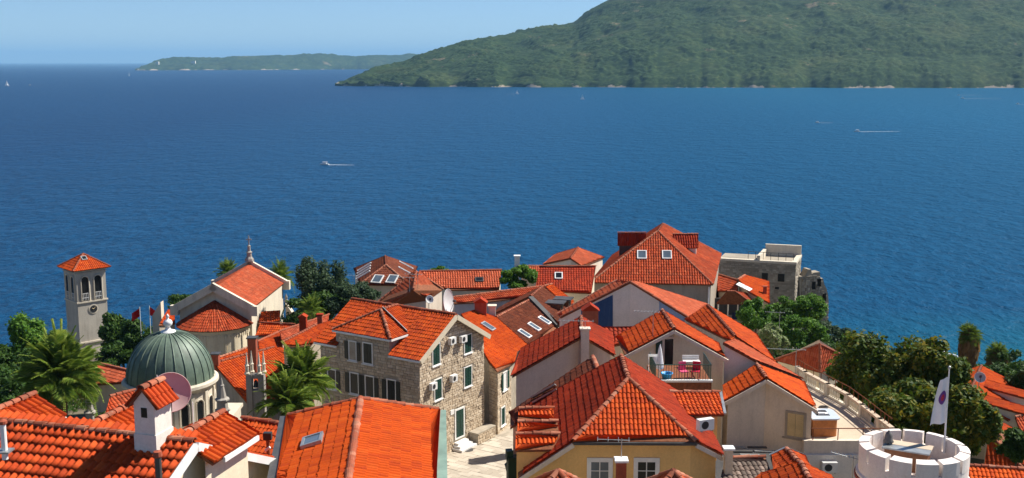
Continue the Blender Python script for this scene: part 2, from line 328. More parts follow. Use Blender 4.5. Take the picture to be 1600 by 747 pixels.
def tile_geo(poly, cw=0.22, rl=0.36, amp=0.055, lift=0.035, prof='barrel', jit=0.012):
    """rows of curved tiles over one roof plane; returns verts, quads, per-face random number"""
    c, u, v, n, q = face_frame(poly)
    vmin, vmax = q[:, 1].min(), q[:, 1].max(); umin, umax = q[:, 0].min(), q[:, 0].max()
    nr = max(1, int(math.ceil((vmax - vmin) / rl))); nc = max(1, int(math.ceil((umax - umin) / cw))) + 1
    S = 4 if prof == 'barrel' else 3
    if prof == 'barrel': tt = np.array([0, 0.2, 0.42, 0.64]); hh = np.array([0.0, 0.72, 1.0, 0.72])
    else: tt = np.array([0, 0.3, 0.7]); hh = np.array([0.1, 0.9, 0.35])
    us = umin - cw * 0.3 + (np.arange(nc)[:, None] + tt[None]).ravel() * cw; us = np.append(us, us[-1] + cw * 0.35)
    hs = np.append(np.tile(hh, nc), 0.0) * amp
    VV, FF, RR = [], [], []; off = 0; nu = len(us)
    phase = rng.normal(0, 0.02)
    for j in range(nr):
        v0 = vmin + j * rl - (0.05 if j == 0 else 0); v1 = vmin + (j + 1) * rl + 0.03
        du = rng.normal(0, jit); jv = np.repeat(rng.normal(0, jit, nc), S); jv = np.append(jv, 0); jh = np.append(np.repeat(rng.normal(0, jit * 0.4, nc), S), 0)
        rows = []
        for (vv, ex) in ((v0 + jv, None), (v0 + jv, lift), (np.full(nu, v1), 0.004)):
            vc = np.clip(vv, vmin, vmax); lo, hi = urange(q, vc)
            if j == 0 and ex is not None and ex > 0.01 or (j == 0 and ex is None): vout = vv
            else: vout = vc
            uc = np.clip(us + du, lo, hi); hz = (hs + ex + jh) if ex is not None else hs * 0.2
            rows.append(c + uc[:, None] * u + vout[:, None] * v + hz[:, None] * n)
            last = uc
        VV += rows; i = np.arange(nu - 1)
        rr = np.repeat(rng.random(nc), S)
        for a, b in ((0, 1), (1, 2)):
            FF.append(np.stack([off + a * nu + i, off + a * nu + i + 1, off + b * nu + i + 1, off + b * nu + i], 1)); RR.append(rr[:nu - 1])
        off += 3 * nu
    VV = np.concatenate(VV); FF = np.concatenate(FF); RR = np.concatenate(RR)
    A, B, Cc, Dd = (VV[FF[:, k]] for k in range(4))
    ok = np.linalg.norm(np.cross(Cc - A, Dd - B), axis=1) > 2e-4
    return VV, FF[ok], RR[ok]
CAPS = []
for k_ in range(3):
    mb = MB(); L_ = 0.44; r0, r1 = 0.125 + 0.01 * k_, 0.105; S_ = 6
    prof = [(-0.01, r0 + 0.012), (0.05, r0), (L_, r1)]
    vs = [V(x, r * math.cos(math.pi * j / S_), r * math.sin(math.pi * j / S_) * 0.85 - 0.02) for x, r in prof for j in range(S_ + 1)]
    fs = [(i * 7 + j, i * 7 + j + 1, (i + 1) * 7 + j + 1, (i + 1) * 7 + j) for i in range(2) for j in range(S_)]
    vs += [V(-0.01, r0 * 0.82 * math.cos(math.pi * j / S_), r0 * 0.82 * math.sin(math.pi * j / S_) * 0.85 - 0.02) for j in range(S_ + 1)]
    fs += [(21 + j, 21 + j + 1, j + 1, j) for j in range(S_)]
    mb.add(vs, fs); me = mesh_np('ridge_tile', np.array(mb.v), mb.f, mb.r); me.materials.append(MATS['ridge_cap']); CAPS.append(me)
def caps(parent, a, b, indiv=True, lift=0.05, sc=1.0):
    """row of half-round ridge tiles from a to b"""
    a, b = np.array(a, float), np.array(b, float); d = b - a; L = np.linalg.norm(d); n = max(1, int(round(L / (0.38 * sc)))); e = d / L
    if e[2] < 0: a, b, e = b, a, -e; d = -d
    side = unit(np.cross(V(0, 0, 1), e)); up = np.cross(e, side); base = rootloc(parent); mb = MB()
    for i in range(n):
        p = a + d * (i / n) + up * (lift + random.gauss(0, 0.006)) + side * random.gauss(0, 0.008)
        M3 = np.stack([e, side, up], 1); q = sc * random.uniform(0.95, 1.06)
        if indiv:
            o = bpy.data.objects.new('ridge_tile', CAPS[i % 3]); COL.objects.link(o); o.parent = parent
            mt = Matrix(M3.tolist()).to_4x4() @ Matrix.Diagonal((sc, q, q, 1)); mt.translation = Vector(p - base); o.matrix_local = mt
        else:
            me = CAPS[i % 3]; mb.add([p + M3 @ (np.array(x.co) * sc) for x in me.vertices], [tuple(f.vertices) for f in me.polygons])
    if not indiv: put('ridge_tiles', mb, 'ridge_cap', parent, kind='stuff')
HOUSES = {}
def near(a, b): return np.linalg.norm(a - b) < 0.06
def wall_quads(faces, over, gz):
    """vertical walls under every roof edge that no other roof plane shares, set in by the overhang"""
    faces = [ccw(f) for f in faces]; cen = np.array([p for f in faces for p in f]).mean(0); quads = []
    def ins(p, n):
        d = cen[:2] - p[:2]; L = np.linalg.norm(d); q = p[:2] + d / max(L, 1e-6) * min(over * 1.35, L * 0.6)
        z = p[2] - 0.14 - (n[0] * (q[0] - p[0]) + n[1] * (q[1] - p[1])) / n[2]; return V(q[0], q[1], z)
    for i, f in enumerate(faces):
        n = plane_of(f)
        for k in range(len(f)):
            a, b = f[k], f[(k + 1) % len(f)]
            if any(j != i and any(near(a, p) for p in g) and any(near(b, p) for p in g) for j, g in enumerate(faces)): continue
            A, B = ins(a, n), ins(b, n); g0 = gz - 1.2; quads.append([A, B, V(B[0], B[1], g0), V(A[0], A[1], g0)])
    return quads
def house(key, name, label, faces, wall='stucco_beige', tile='tile_new', ground=None, over=0.28, cat='house', group=None, cw=0.22, rl=0.36, ridges=(), hips=(),
          indiv=None, trim=None, tiles=None, prof='barrel', amp=0.055, deck='rust', walls=True):
    """faces: convex roof planes (3D points); walls drop from every outer edge to the ground"""
    faces = [ccw(f) for f in faces]; allp = np.array([p for f in faces for p in f]); cen = allp.mean(0)
    gz = (T(cen[0], cen[1]) if ground is None else ground)
    root = thing(name, label, cat, (cen[0], cen[1], gz), group)
    D = np.linalg.norm(cen - C0); indiv = (D < 78) if indiv is None else indiv
    mb = MB()
    for f in faces:
        n = plane_of(f); mb.prism([p - n * 0.012 for p in f], 0.11)
        if key == 'stp': roof = put('roof', mb, deck, root); mb = MB()
    if mb.v: roof = put('roof', mb, deck, root)
    vv, ff, rr = [], [], []; o = 0
    for k, f in enumerate(faces):
        if tiles and k in tiles and tiles[k] is None: continue
        a, b, c = tile_geo(f, cw, rl, amp, prof=prof); vv.append(a); ff.append(b + o); rr.append(c); o += len(a)
    if vv:
        me = mesh_np('roof_tiles', np.concatenate(vv) - rootloc(root), np.concatenate(ff), np.concatenate(rr))
        tag(link('roof_tiles', me, tile, root), kind='stuff')
    for (a, b) in ridges: caps(root, a, b, indiv)
    quads = list(walls) if isinstance(walls, list) else (wall_quads(faces, over, gz) if walls else [])
    if quads:
        mb = MB()
        for q in quads: mb.add(q, [(3, 2, 1, 0)])
        put('wall', mb, wall, root)
    HOUSES[key] = dict(root=root, quads=quads, faces=faces, roof=roof, gz=gz); return root
def wall_hit(key, x, y):
    r = ray(x, y); best = None
    for q in HOUSES[key]['quads']:
        t_ = unit(V(q[1][0] - q[0][0], q[1][1] - q[0][1], 0)); n = V(t_[1], -t_[0], 0); dn = np.dot(r, n)
        if abs(dn) < 1e-6: continue
        k = np.dot(q[0] - C0, n) / dn; P = C0 + r * k; s = np.dot(P - q[0], t_); L = np.linalg.norm((q[1] - q[0])[:2])
        if k > 0 and -0.4 <= s <= L + 0.4 and (best is None or k < best[0]): best = (k, P, n if dn < 0 else -n)
    if best is None: print('NO WALL', key, x, y); q = HOUSES[key]['quads'][0]; best = (1, PD(x, y, np.linalg.norm(q[0] - C0)), V(0, -1, 0))
    P, n = best[1], best[2]; return P, V(-n[1], n[0], 0), n
def roof_hit(key, x, y):
    r = ray(x, y); best = None
    for f in HOUSES[key]['faces']:
        n = plane_of(f); k = np.dot(f[0] - C0, n) / np.dot(r, n); P = C0 + r * k
        ins_ = all(np.cross((f[(i + 1) % len(f)] - f[i])[:2], (P - f[i])[:2]) > -0.3 for i in range(len(f)))
        if k > 0 and ins_ and (best is None or k < best[0]): best = (k, P, n)
    if best is None:
        print('NO ROOF', key, x, y); f = HOUSES[key]['faces'][0]; n = plane_of(f); best = (1, PP(x, y, f[0], n), n)
    return best[1], best[2]
def window(key, x, y, w, h, frame='white_paint', pane='dark_glass_and_hole', shut=None, open_=True, smat='dark_shutter', fw=0.09, name='window', sill=True, hit=None):
    P, t_, n = hit or wall_hit(key, x, y); root = HOUSES[key]['root']; mb = MB()
    for s in (-1, 1): mb.fbox(P, t_, n, fw, h + 2 * fw, -0.02, 0.06, cx=s * (w / 2 + fw / 2))
    for s in (-1, 1): mb.fbox(P, t_, n, w, fw, -0.02, 0.057, cz=s * (h / 2 + fw / 2))
    f = put(name, mb, frame, root)
    mb = MB(); mb.fbox(P, t_, n, w, h, -0.02, 0.012); put('pane', mb, pane, f)
    if shut is None:
        mb = MB(); mb.fbox(P, t_, n, 0.045, h, 0.0, 0.04); mb.fbox(P, t_, n, w, 0.035, 0.0, 0.035, cz=h * 0.12); put('glazing_bar', mb, frame, f)
    if sill: mb = MB(); mb.fbox(P, t_, n, w + 4 * fw, 0.07, -0.02, 0.13, cz=-h / 2 - fw - 0.035); put('sill', mb, frame, f)
    if shut:
        for s in (-1, 1):
            mb = MB(); sw = w / 2 if not open_ else w * 0.56
            cx = s * (w / 2 + fw + sw / 2 + 0.01) if open_ else s * (sw / 2)
            mb.fbox(P, t_, n, sw * 0.96, h, 0.015 if not open_ else 0.06, 0.05 if not open_ else 0.095, cx=cx)
            for k in range(int(h / 0.12)): mb.fbox(P, t_, n, sw * 0.74, 0.05, 0.05 if not open_ else 0.095, 0.066 if not open_ else 0.11, cx=cx, cz=-h / 2 + 0.1 + k * 0.12)
            put('shutter', mb, smat, f)
    return f
def skylight(key, x, y, w, h, frame='zinc', pane='glass_sky', tilt=0.0, hit=None):
    P, n = hit or roof_hit(key, x, y); u = unit(np.cross(V(0, 0, 1), n)); v = np.cross(n, u); root = HOUSES[key]['root']; P = P + n * 0.05
    mb = MB(); fw = 0.1
    for s in (-1, 1): mb.fbox(P, u, n, fw, h + 2 * fw, -0.05, 0.12, cx=s * (w / 2 + fw / 2), up=v)
    for s in (-1, 1): mb.fbox(P, u, n, w, fw, -0.05, 0.117, cz=s * (h / 2 + fw / 2), up=v)
    f = put('skylight', mb, frame, root); mb = MB(); mb.fbox(P, u, n, w, h, -0.05, 0.09, up=v); put('pane', mb, pane, f); return f
def ac_unit(label, key, x, y, w=0.78, h=0.55, d=0.3):
    P, t_, n = wall_hit(key, x, y); o = thing('air_conditioner', label, 'air conditioner', P + n * 0.1, 'air conditioner units on house walls')
    mb = MB(); mb.fbox(P, t_, n, w, h, 0.12, 0.12 + d); put('case', mb, 'ac_white', o)
    mb = MB(); c = P + n * (0.125 + d) - t_ * w * 0.12; k = 14
    mb.add([c] + [c + t_ * math.cos(2 * math.pi * i / k) * h * 0.37 + V(0, 0, 1) * math.sin(2 * math.pi * i / k) * h * 0.37 for i in range(k)], [(0, i + 1, (i + 1) % k + 1) for i in range(k)])
    put('fan_grille', mb, 'dark_grille', o)
    for s in (-1, 1):
        mb = MB(); mb.fbox(P, t_, n, 0.05, 0.05, -0.02, 0.14 + d, cx=s * w * 0.33, cz=-h / 2 - 0.025); put('bracket', mb, 'zinc', o)
    return o
def trim_along(key, a, b, w, h, mat, name='fascia', drop=0.06, out=None):
    a, b = np.array(a, float), np.array(b, float); e = unit(b - a); s = unit(np.cross(e, V(0, 0, 1))); up = np.cross(s, e); c = (a + b) / 2 - V(0, 0, drop)
    mb = MB(); mb.fbox(c, e, s, np.linalg.norm(b - a), h, -w / 2, w / 2, up=up); return put(name, mb, mat, HOUSES[key]['root'])
def chimney(label, p, w, d, h, mat='stucco_grey', capmat='brick_red', rot=0.0, kind='slab', group='chimneys on the roofs', sink=0.6):
    """p: foot point on a roof"""
    p = np.array(p, float); t_ = V(math.cos(rot), math.sin(rot), 0); n = V(-t_[1], t_[0], 0); o = thing('chimney', label, 'chimney', p - V(0, 0, sink), group)
    mb = MB(); mb.fbox(p, t_, n, w, h + sink, -d / 2, d / 2, cz=(h - sink) / 2); put('shaft', mb, mat, o)
    top = p + V(0, 0, h); mb = MB()
    if kind == 'slab':
        mb.fbox(top, t_, n, w + 0.16, 0.09, -d / 2 - 0.08, d / 2 + 0.08, cz=0.045); put('cap', mb, capmat, o)
    else:
        a = [top + t_ * s * (w / 2 + 0.1) + n * q * (d / 2 + 0.1) for s, q in ((-1, -1), (1, -1), (1, 1), (-1, 1))]
        r0, r1 = top - n * (d / 2 + 0.1) + V(0, 0, w * 0.42), top + n * (d / 2 + 0.1) + V(0, 0, w * 0.42)
        mb.add([*a, r0, r1], [(0, 1, 4), (2, 3, 5), (1, 2, 5, 4), (3, 0, 4, 5), (3, 2, 1, 0)]); put('cap', mb, capmat, o)
    return o
def antenna(label, p, h=2.2, dirn=(1, 0.1, 0), L=1.2, n=7, group='television antennas'):
    p = np.array(p, float); o = thing('tv_antenna', label, 'antenna', p, group); mb = MB(); mb.tube([p - V(0, 0, 0.3), p + V(0, 0, h)], 0.022, 5); put('mast', mb, 'zinc', o)
    d = unit(dirn); s = unit(np.cross(d, V(0, 0, 1))); c = p + V(0, 0, h * 0.93); mb = MB(); mb.tube([c - d * L * 0.25, c + d * L * 0.75], 0.016, 4); put('boom', mb, 'zinc', o)
    for i in range(n):
        mb = MB(); q = c + d * (L * (-0.22 + 0.95 * i / (n - 1))) + V(0, 0, 0.02); l = 0.32 * (1 - 0.05 * i); mb.tube([q - s * l, q + s * l], 0.009, 4); put('element', mb, 'zinc', o)
    return o
def dish(label, p, r, n, mat, pole=1.0, group='satellite dishes'):
    p = np.array(p, float); n = unit(n); o = thing('satellite_dish', label, 'satellite dish', p - V(0, 0, pole), group)
    a = unit(np.cross(n, V(0, 0, 1))); b = np.cross(a, n); mb = MB(); K, R = 28, 6
    vs = [p]
    for i in range(1, R + 1): vs += [p + (a * math.cos(2 * math.pi * j / K) + b * math.sin(2 * math.pi * j / K)) * r * i / R + n * (0.22 * r * (i / R) ** 2) for j in range(K)]
    vs2 = [q - n * 0.02 for q in vs]; m_ = len(vs)
    fs = [(0, 1 + j, 1 + (j + 1) % K) for j in range(K)] + [(1 + i * K + j, 1 + (i + 1) * K + j, 1 + (i + 1) * K + (j + 1) % K, 1 + i * K + (j + 1) % K) for i in range(R - 1) for j in range(K)]
    mb.add(vs + vs2, fs + [tuple(x + m_ for x in f[::-1]) for f in fs]); put('reflector', mb, mat, o, True)
    mb = MB(); e = 1 + (R - 1) * K; rim = [vs[e + j] for j in range(K)] + [vs[e]]; mb.tube(rim, 0.018 * max(1, r), 5); put('rim', mb, mat, o)
    f = p + n * r * 0.75; mb = MB(); mb.tube([p - b * r * 0.95 + n * 0.2 * r, f], 0.02, 5); put('arm', mb, 'iron', o)
    mb = MB(); mb.fbox(f, a, n, 0.16, 0.16, -0.12, 0.1); put('receiver', mb, 'lead', o)
    mb = MB(); mb.tube([p - n * 0.05, p - n * 0.25, p - n * 0.25 - V(0, 0, pole)], 0.04, 6); put('pole', mb, 'zinc', o); return o
# ------------------------------------------------------------------ numpy noise
def _h(i, j, s): 
    x = np.sin(i * 127.1 + j * 311.7 + s * 74.7) * 43758.5453; return x - np.floor(x)
def vnoise(x, y, s=0):
    i, j = np.floor(x), np.floor(y); a, b = x - i, y - j; a = a * a * (3 - 2 * a); b = b * b * (3 - 2 * b)
    return (_h(i, j, s) * (1 - a) + _h(i + 1, j, s) * a) * (1 - b) + (_h(i, j + 1, s) * (1 - a) + _h(i + 1, j + 1, s) * a) * b
def fbm(x, y, o=5, s=0): return sum(vnoise(x * 2 ** k, y * 2 ** k, s + k) * 0.5 ** k for k in range(o)) / (2 - 0.5 ** (o - 1))
def worley(x, y, s=0):
    i, j = np.floor(x), np.floor(y); best = np.full(x.shape, 9.0)
    for a in (-1, 0, 1):
        for b in (-1, 0, 1):
            d = (i + a + _h(i + a, j + b, s) - x) ** 2 + (j + b + _h(i + a, j + b, s + 5) - y) ** 2; best = np.minimum(best, d)
    return np.sqrt(best)
def grid_mesh(name, P, mat, smooth=True):
    a, b = P.shape[:2]; i = np.arange(a - 1)[:, None] * b + np.arange(b - 1)[None]; i = i.ravel()
    F = np.stack([i, i + 1, i + b + 1, i + b], 1); me = bpy.data.meshes.new(name); v = P.reshape(-1, 3)
    me.vertices.add(len(v)); me.vertices.foreach_set('co', v.astype(np.float32).ravel()); me.loops.add(F.size); me.loops.foreach_set('vertex_index', F.ravel().astype(np.int32))
    me.polygons.add(len(F)); me.polygons.foreach_set('loop_start', np.arange(0, F.size, 4, dtype=np.int32)); me.polygons.foreach_set('loop_total', np.full(len(F), 4, np.int32))
    me.update(calc_edges=True); me.validate()
    if smooth: me.polygons.foreach_set('use_smooth', [True] * len(F))
    return link(name, me, mat)
# ------------------------------------------------------------------ sea
mb = MB(); K = 96; R_ = 60000.0
ring = [0, 300, 1500, 8000, R_]; vs = [V(0, 0, 0)]
for r in ring[1:]: vs += [V(r * math.cos(2 * math.pi * j / K), r * math.sin(2 * math.pi * j / K), 0) for j in range(K)]
fs = [(0, 1 + j, 1 + (j + 1) % K) for j in range(K)] + [(1 + i * K + j, 1 + (i + 1) * K + j, 1 + (i + 1) * K + (j + 1) % K, 1 + i * K + (j + 1) % K) for i in range(3) for j in range(K)]
mb.add(vs, fs); put('sea', mb, 'sea_water', kind='structure')
# ------------------------------------------------------------------ hills across the bay (real terrain with a bumpy tree canopy)
def hill(name, mat, shore, crest, dcrest, cell, tree, th, pw, seed, extra=None):
    """shore: (px, distance); crest: (px, height above sea); dcrest: (px, distance)"""
    pxs = np.array([s[0] for s in shore]); x0, x1 = pxs.min(), pxs.max()
    dm = np.mean([s[1] for s in shore]); na = int((x1 - x0) / FP * dm / cell)
    px = np.linspace(x0, x1, na); ds = np.interp(px, pxs, [s[1] for s in shore]); hc = np.interp(px, [c[0] for c in crest], [c[1] for c in crest]); dc = np.interp(px, [c[0] for c in dcrest], [c[1] for c in dcrest])
    nb = int((dc - ds).max() / cell); tt = np.concatenate([np.linspace(0, 1, nb), np.linspace(1, 1.25, 14)[1:]])
    A = ((px - 800) / FP)[:, None]; dist = ds[:, None] + (dc - ds)[:, None] * tt[None]
    dist = dist + (fbm(px / 42.0, px * 0, 3, seed)[:, None] - 0.5) * 70 * (cell / 4.5) * np.clip(1 - tt[None] * 3, 0, 1)
    X = A * dist; Y = dist.copy()
    g = np.where(tt[None] <= 1, np.clip(tt[None], 0, 1) ** pw, 1 - (np.clip(tt[None] - 1, 0, 1)) ** 1.2 * 1.6)
    cl = np.clip(tt[None] / 0.012, 0, 1); H = hc[:, None] * g
    q = cell / 4.5
    gul = (fbm(X / (190 * q), Y / (190 * q), 5, seed + 3) - 0.5) * 2
    env = np.clip(tt[None] * 6, 0, 1) * np.clip((1 - tt[None]) * 5, 0, 1)
    H = H + gul * 34 * q ** 0.5 * env * np.clip(hc[:, None] / 120, 0.15, 1)
    can = 1 - np.clip(worley(X / tree, Y / tree, seed + 9) * 1.25, 0, 1) ** 2
    can2 = 1 - np.clip(worley(X / tree / 2.3, Y / tree / 2.3, seed + 15) * 1.2, 0, 1) ** 2
    dens = np.clip((fbm(X / (70 * q), Y / (70 * q), 4, seed + 21) - 0.36) * 6, 0.25, 1)
    wood = np.clip((tt[None] - 0.008) / 0.02, 0, 1)
    H = H + (can * th * 0.7 + can2 * th * 0.4) * dens * wood
    H = H + cl * (2.5 + 5 * fbm(X / (25 * q), Y / (25 * q), 4, seed + 2)) * np.where(tt[None] < 0.05, 1, 1) - 1.2
    return tag(grid_mesh(name, np.stack([X, Y, H], 2), mat, False), kind='structure')
crest_px = [(526, 131), (535, 129), (548, 122), (562, 116), (600, 104), (640, 93), (680, 82), (720, 70), (760, 60), (800, 53), (840, 46), (880, 40), (895, 36), (920, 18), (950, 2)]
dcr = [(526, 2920), (560, 2990), (640, 3150), (800, 3420), (950, 3700), (1200, 4000), (2000, 4100)]
dxi = [c[0] for c in dcr]; dyi = [c[1] for c in dcr]
crest = [(x, max(1, CH + (96.5 - y) / FP * np.interp(x, dxi, dyi) - 5)) for x, y in crest_px] + [(1050, 370), (1200, 440), (1400, 470), (1700, 480), (2000, 500)]
hill('wooded_hill', 'hill_wood', [(526, 2900), (560, 2860), (640, 2800), (800, 2740), (1000, 2700), (1200, 2670), (1400, 2650), (1600, 2640), (1900, 2600)], crest, dcr, 4.2, 8.5, 9.0, 0.88, 3)
fcr = [(218, 108), (232, 103), (245, 98), (268, 92), (300, 90), (350, 91), (420, 90), (500, 89), (560, 90), (600, 87), (640, 85), (680, 86), (760, 92)]
hill('far_headland', 'far_wood', [(218, 8150), (300, 8300), (420, 8500), (560, 9300), (760, 9800)], [(x, max(1, CH + (96.5 - y) / FP * 9200 - 4)) for x, y in fcr], [(218, 8250), (270, 8900), (420, 9200), (760, 10400)], 17.0, 30.0, 16.0, 0.8, 31)
# ------------------------------------------------------------------ town ground
xs = np.linspace(-190, 190, 191); ys = np.linspace(-40, 215, 129); X, Y = np.meshgrid(xs, ys)
Zt = np.interp(Y + (fbm(X / 40, Y / 40, 4, 77) - 0.5) * 26 * np.clip((Y - 120) / 40, 0, 1) + np.clip(np.abs(X) - 90, 0, 60) * 0.25 * np.clip((Y - 100) / 60, 0, 1), TY, TZ)
Zt = Zt + (fbm(X / 9, Y / 9, 4, 12) - 0.5) * 1.2 * np.clip((np.abs(X - 2) - 22) / 10 + (Y > 95), 0, 1)
tag(grid_mesh('ground', np.stack([X, Y, Zt], 2)[:, ::-1], 'earth'), kind='structure')
# ------------------------------------------------------------------ stone masonry on a wall
def masonry(key, name, q0, q1, z0, ztop, skips=(), bh=0.24, bw=0.48, mat='stone_block', depth=0.05, kind='stuff'):
    """stones with recessed joints over the wall between plan points q0 and q1; ztop(s) gives the upper limit"""
    t_ = unit(V(q1[0] - q0[0], q1[1] - q0[1], 0)); n = V(t_[1], -t_[0], 0); L = np.linalg.norm((q1 - q0)[:2])
    if np.dot(n[:2], -q0[:2]) < 0: n = -n
    mb = MB(); z = z0
    while z < max(ztop(s) for s in np.linspace(0, L, 9)):
        h = bh * random.uniform(0.8, 1.25); s = -random.uniform(0, bw * 0.5)
        while s < L:
            w = bw * random.uniform(0.5, 1.4); a, b = max(s, 0), min(s + w, L); s += w
            if b - a < 0.08: continue
            zt = min(z + h, ztop(a) , ztop(b)); m_ = (a + b) / 2
            if zt - z < 0.06: continue
            if any(a < k[1] and b > k[0] and z < k[3] and zt > k[2] for k in skips): continue
            j = 0.016; o = V(q0[0], q0[1], 0) + t_ * m_; hw, hh = (b - a) / 2 - j, (zt - z) / 2 - j; zc = (z + zt) / 2; dp = depth * random.uniform(0.5, 1.3)
            P = lambda sx, sz, nn, k=1: o + t_ * sx * hw * k + V(0, 0, zc + sz * hh * k) + n * nn
            f = [P(-1, -1, 0), P(1, -1, 0), P(1, 1, 0), P(-1, 1, 0)]; g_ = [P(x, y, dp + random.uniform(-.008, .008), 0.93) for x, y in ((-1, -1), (1, -1), (1, 1), (-1, 1))]
            mb.add(f + g_, [(4, 5, 6, 7), (0, 1, 5, 4), (1, 2, 6, 5), (2, 3, 7, 6), (3, 0, 4, 7)])
        z += h
    return put(name, mb, mat, HOUSES[key]['root'], kind=kind)
def off(P, *v): return P + V(*v)
# ================================================================== HOUSES
# ---- stone house on the square
r = Ridge((712.5, 491.5), 80, (550, 467)); HP = 29.3
hf = [r.a, r.b] + r.on('L', HP, (486, 533), (655, 564))
z_e = (hf[2][2] + hf[3][2]) / 2; run = 4.35
hf = [r.a, r.b, r.st('L', HP, r.len, run), r.st('L', HP, 0, run)]; hb = r.mirror(hf)
qH = wall_quads([hf, hb], 0.33, 33.3); HOUSES['stone'] = dict(quads=qH)
P1, tf, nf = wall_hit('stone', 600, 560)            # facade frame: tf to the viewer's right, nf outwards
b1 = PP(610, 529, P1 + nf * 0.35, nf); b0 = PP(520, 516, P1 + nf * 0.35, nf); zb = (b0[2] + b1[2]) / 2; b0[2] = b1[2] = zb
sL, sR = np.dot(b0 - r.a, r.e) - .25, np.dot(b1 - r.a, r.e) + .25; rz = min(run - .6, (r.a[2] - zb) / math.tan(math.radians(HP)) + .35)
hfs = [[r.st('L', HP, x0, 0), r.st('L', HP, x1, 0), r.st('L', HP, x1, rn), r.st('L', HP, x0, rn)] for x0, x1, rn in ((0, sR, run), (sR, sL, rz), (sL, r.len, run))]
house('stone', 'stone_house', 'three-storey rough stone house with cream gable trim and white air conditioners on the square', hfs + [hb], 'mortar', 'tile_new', 33.3, 0.33, ridges=[(r.a, r.b)], indiv=True, walls=qH)
hr = HOUSES['stone']['root']; RS = r
trim_along('stone', hf[3] + V(*(-r.e * 0.05)[:3]), r.a - r.e * 0.05, 0.14, 0.34, 'eave_trim', 'verge_trim', 0.16); trim_along('stone', hb[3] - r.e * 0.05, r.a - r.e * 0.05, 0.14, 0.34, 'eave_trim', 'verge_trim', 0.16)
trim_along('stone', hfs[0][3], hfs[0][2], 0.16, 0.14, 'white_paint', 'gutter', 0.12); trim_along('stone', hfs[2][3], hfs[2][2], 0.16, 0.14, 'white_paint', 'gutter', 0.12)
# bay dormer with a hipped roof over the shaded facade
wB = np.linalg.norm(b1 - b0); hB = wB / 2 * math.tan(math.radians(27)); mid = (b0 + b1) / 2; apx = mid - nf * wB * 0.42 + V(0, 0, hB)
bk = 4.2; rb = mid - nf * bk + V(0, 0, hB); e0, e1 = b0 - nf * bk, b1 - nf * bk
faces_b = [[b0, b1, apx], [b1, e1, rb, apx], [b0, apx, rb, e0]]
mbw = MB(); mbd = MB(); vv, ff, rr = [], [], []; o_ = 0
for f in faces_b:
    f = ccw(f); mbd.prism(f, 0.1); a, b, c = tile_geo(f); vv.append(a); ff.append(b + o_); rr.append(c); o_ += len(a)
dm = put('dormer_roof', mbd, 'rust', hr); tag(link('roof_tiles', mesh_np('roof_tiles', np.concatenate(vv) - rootloc(hr), np.concatenate(ff), np.concatenate(rr)), 'tile_new', dm), kind='stuff')
mbw.add([b0 - nf * .33 - V(0, 0, 3), b1 - nf * .33 - V(0, 0, 3) - tf * .3, b1 - nf * .33 - tf * .3, b0 - nf * .33], [(0, 1, 2, 3)])
mbw.add([b1 - nf * .33 - tf * .3 - V(0, 0, 3), e1 - tf * .3 - V(0, 0, 3), e1 - tf * .3, b1 - nf * .33 - tf * .3], [(0, 1, 2, 3)])
mbw.add([b0 - nf * .33 + tf * .3 - V(0, 0, 3), e0 + tf * .3 - V(0, 0, 3), e0 + tf * .3, b0 - nf * .33 + tf * .3], [(0, 1, 2, 3)])
put('dormer_wall', mbw, 'mortar', hr); BAYQ = (b0 - nf * .32 + tf * .3, b1 - nf * .32 - tf * .3, zb)
caps(hr, b1, apx); caps(hr, b0, apx); caps(hr, apx, rb)
for a, b in ((b0, b1), (b1, e1)): trim_along('stone', a, b, 0.2, 0.13, 'white_paint', 'gutter', 0.1)
mb = MB(); pf = b1 - nf * 0.6; qf = rb - nf * -1.9
mb.fbox((b1 - nf * 2.0 + rb - nf * (-1.7)) / 2 + V(0, 0, 0.12), unit((rb - nf * (-1.7)) - (b1 - nf * 2.0)), nf, 3.0, 0.3, -0.03, 0.03, up=plane_of(hf)); put('flashing', mb, 'zinc', hr)
# openings of the stone house
SK = {}
def sk(key, hit, w, h):
    SK.setdefault((round(hit[2][0], 2), round(hit[2][1], 2)), []).append((hit[0], w, h))
for x, y, w, h, shut, op in ((551.5, 548, .62, 1.35, 1, 1), (575, 552, .78, 1.45, 1, 0), (554, 599, .72, 1.5, 1, 1), (578, 604, .72, 1.5, 1, 1), (612, 611, .7, 1.6, 1, 1), (519, 592, .7, 1.4, 1, 1)):
    ht = wall_hit('stone', x, y); window('stone', x, y, w, h, 'white_paint', 'dark_glass_and_hole', shut, op, 'dark_shutter', hit=ht); sk('stone', ht, w + .3, h + .3)
for x, y, w, h in ((681, 554, .85, 1.45), (730.6, 537, .85, 1.35), (684, 608, .85, 1.45), (730.6, 588, .85, 1.45)):
    ht = wall_hit('stone', x, y); window('stone', x, y, w, h, 'white_paint', 'dark_glass_and_hole', 1, 0, 'green_paint', hit=ht, fw=.065); sk('stone', ht, w + .3, h + .3)
ht = wall_hit('stone', 717.7, 661); window('stone', 0, 0, 0.95, 2.1, 'white_paint', 'green_paint', 1, 0, 'green_paint', fw=0.13, name='door', sill=False, hit=ht); sk('stone', ht, 1.3, 2.5)
mb = MB()
for k in range(3): mb.fbox(V(*ht[0][:2], 33.38 + 0.17 * k), ht[1], ht[2], 1.9 - 0.3 * k, 0.17, 0, 0.95 - 0.28 * k, cz=0.085)
put('door_steps', mb, 'white_paint', hr)
ht2 = wall_hit('stone', 705.4, 644); mb = MB(); mb.fbox(*ht2[:1], ht2[1], ht2[2], 0.42, 0.36, 0, 0.09); put('plaque', mb, 'white_paint', hr)
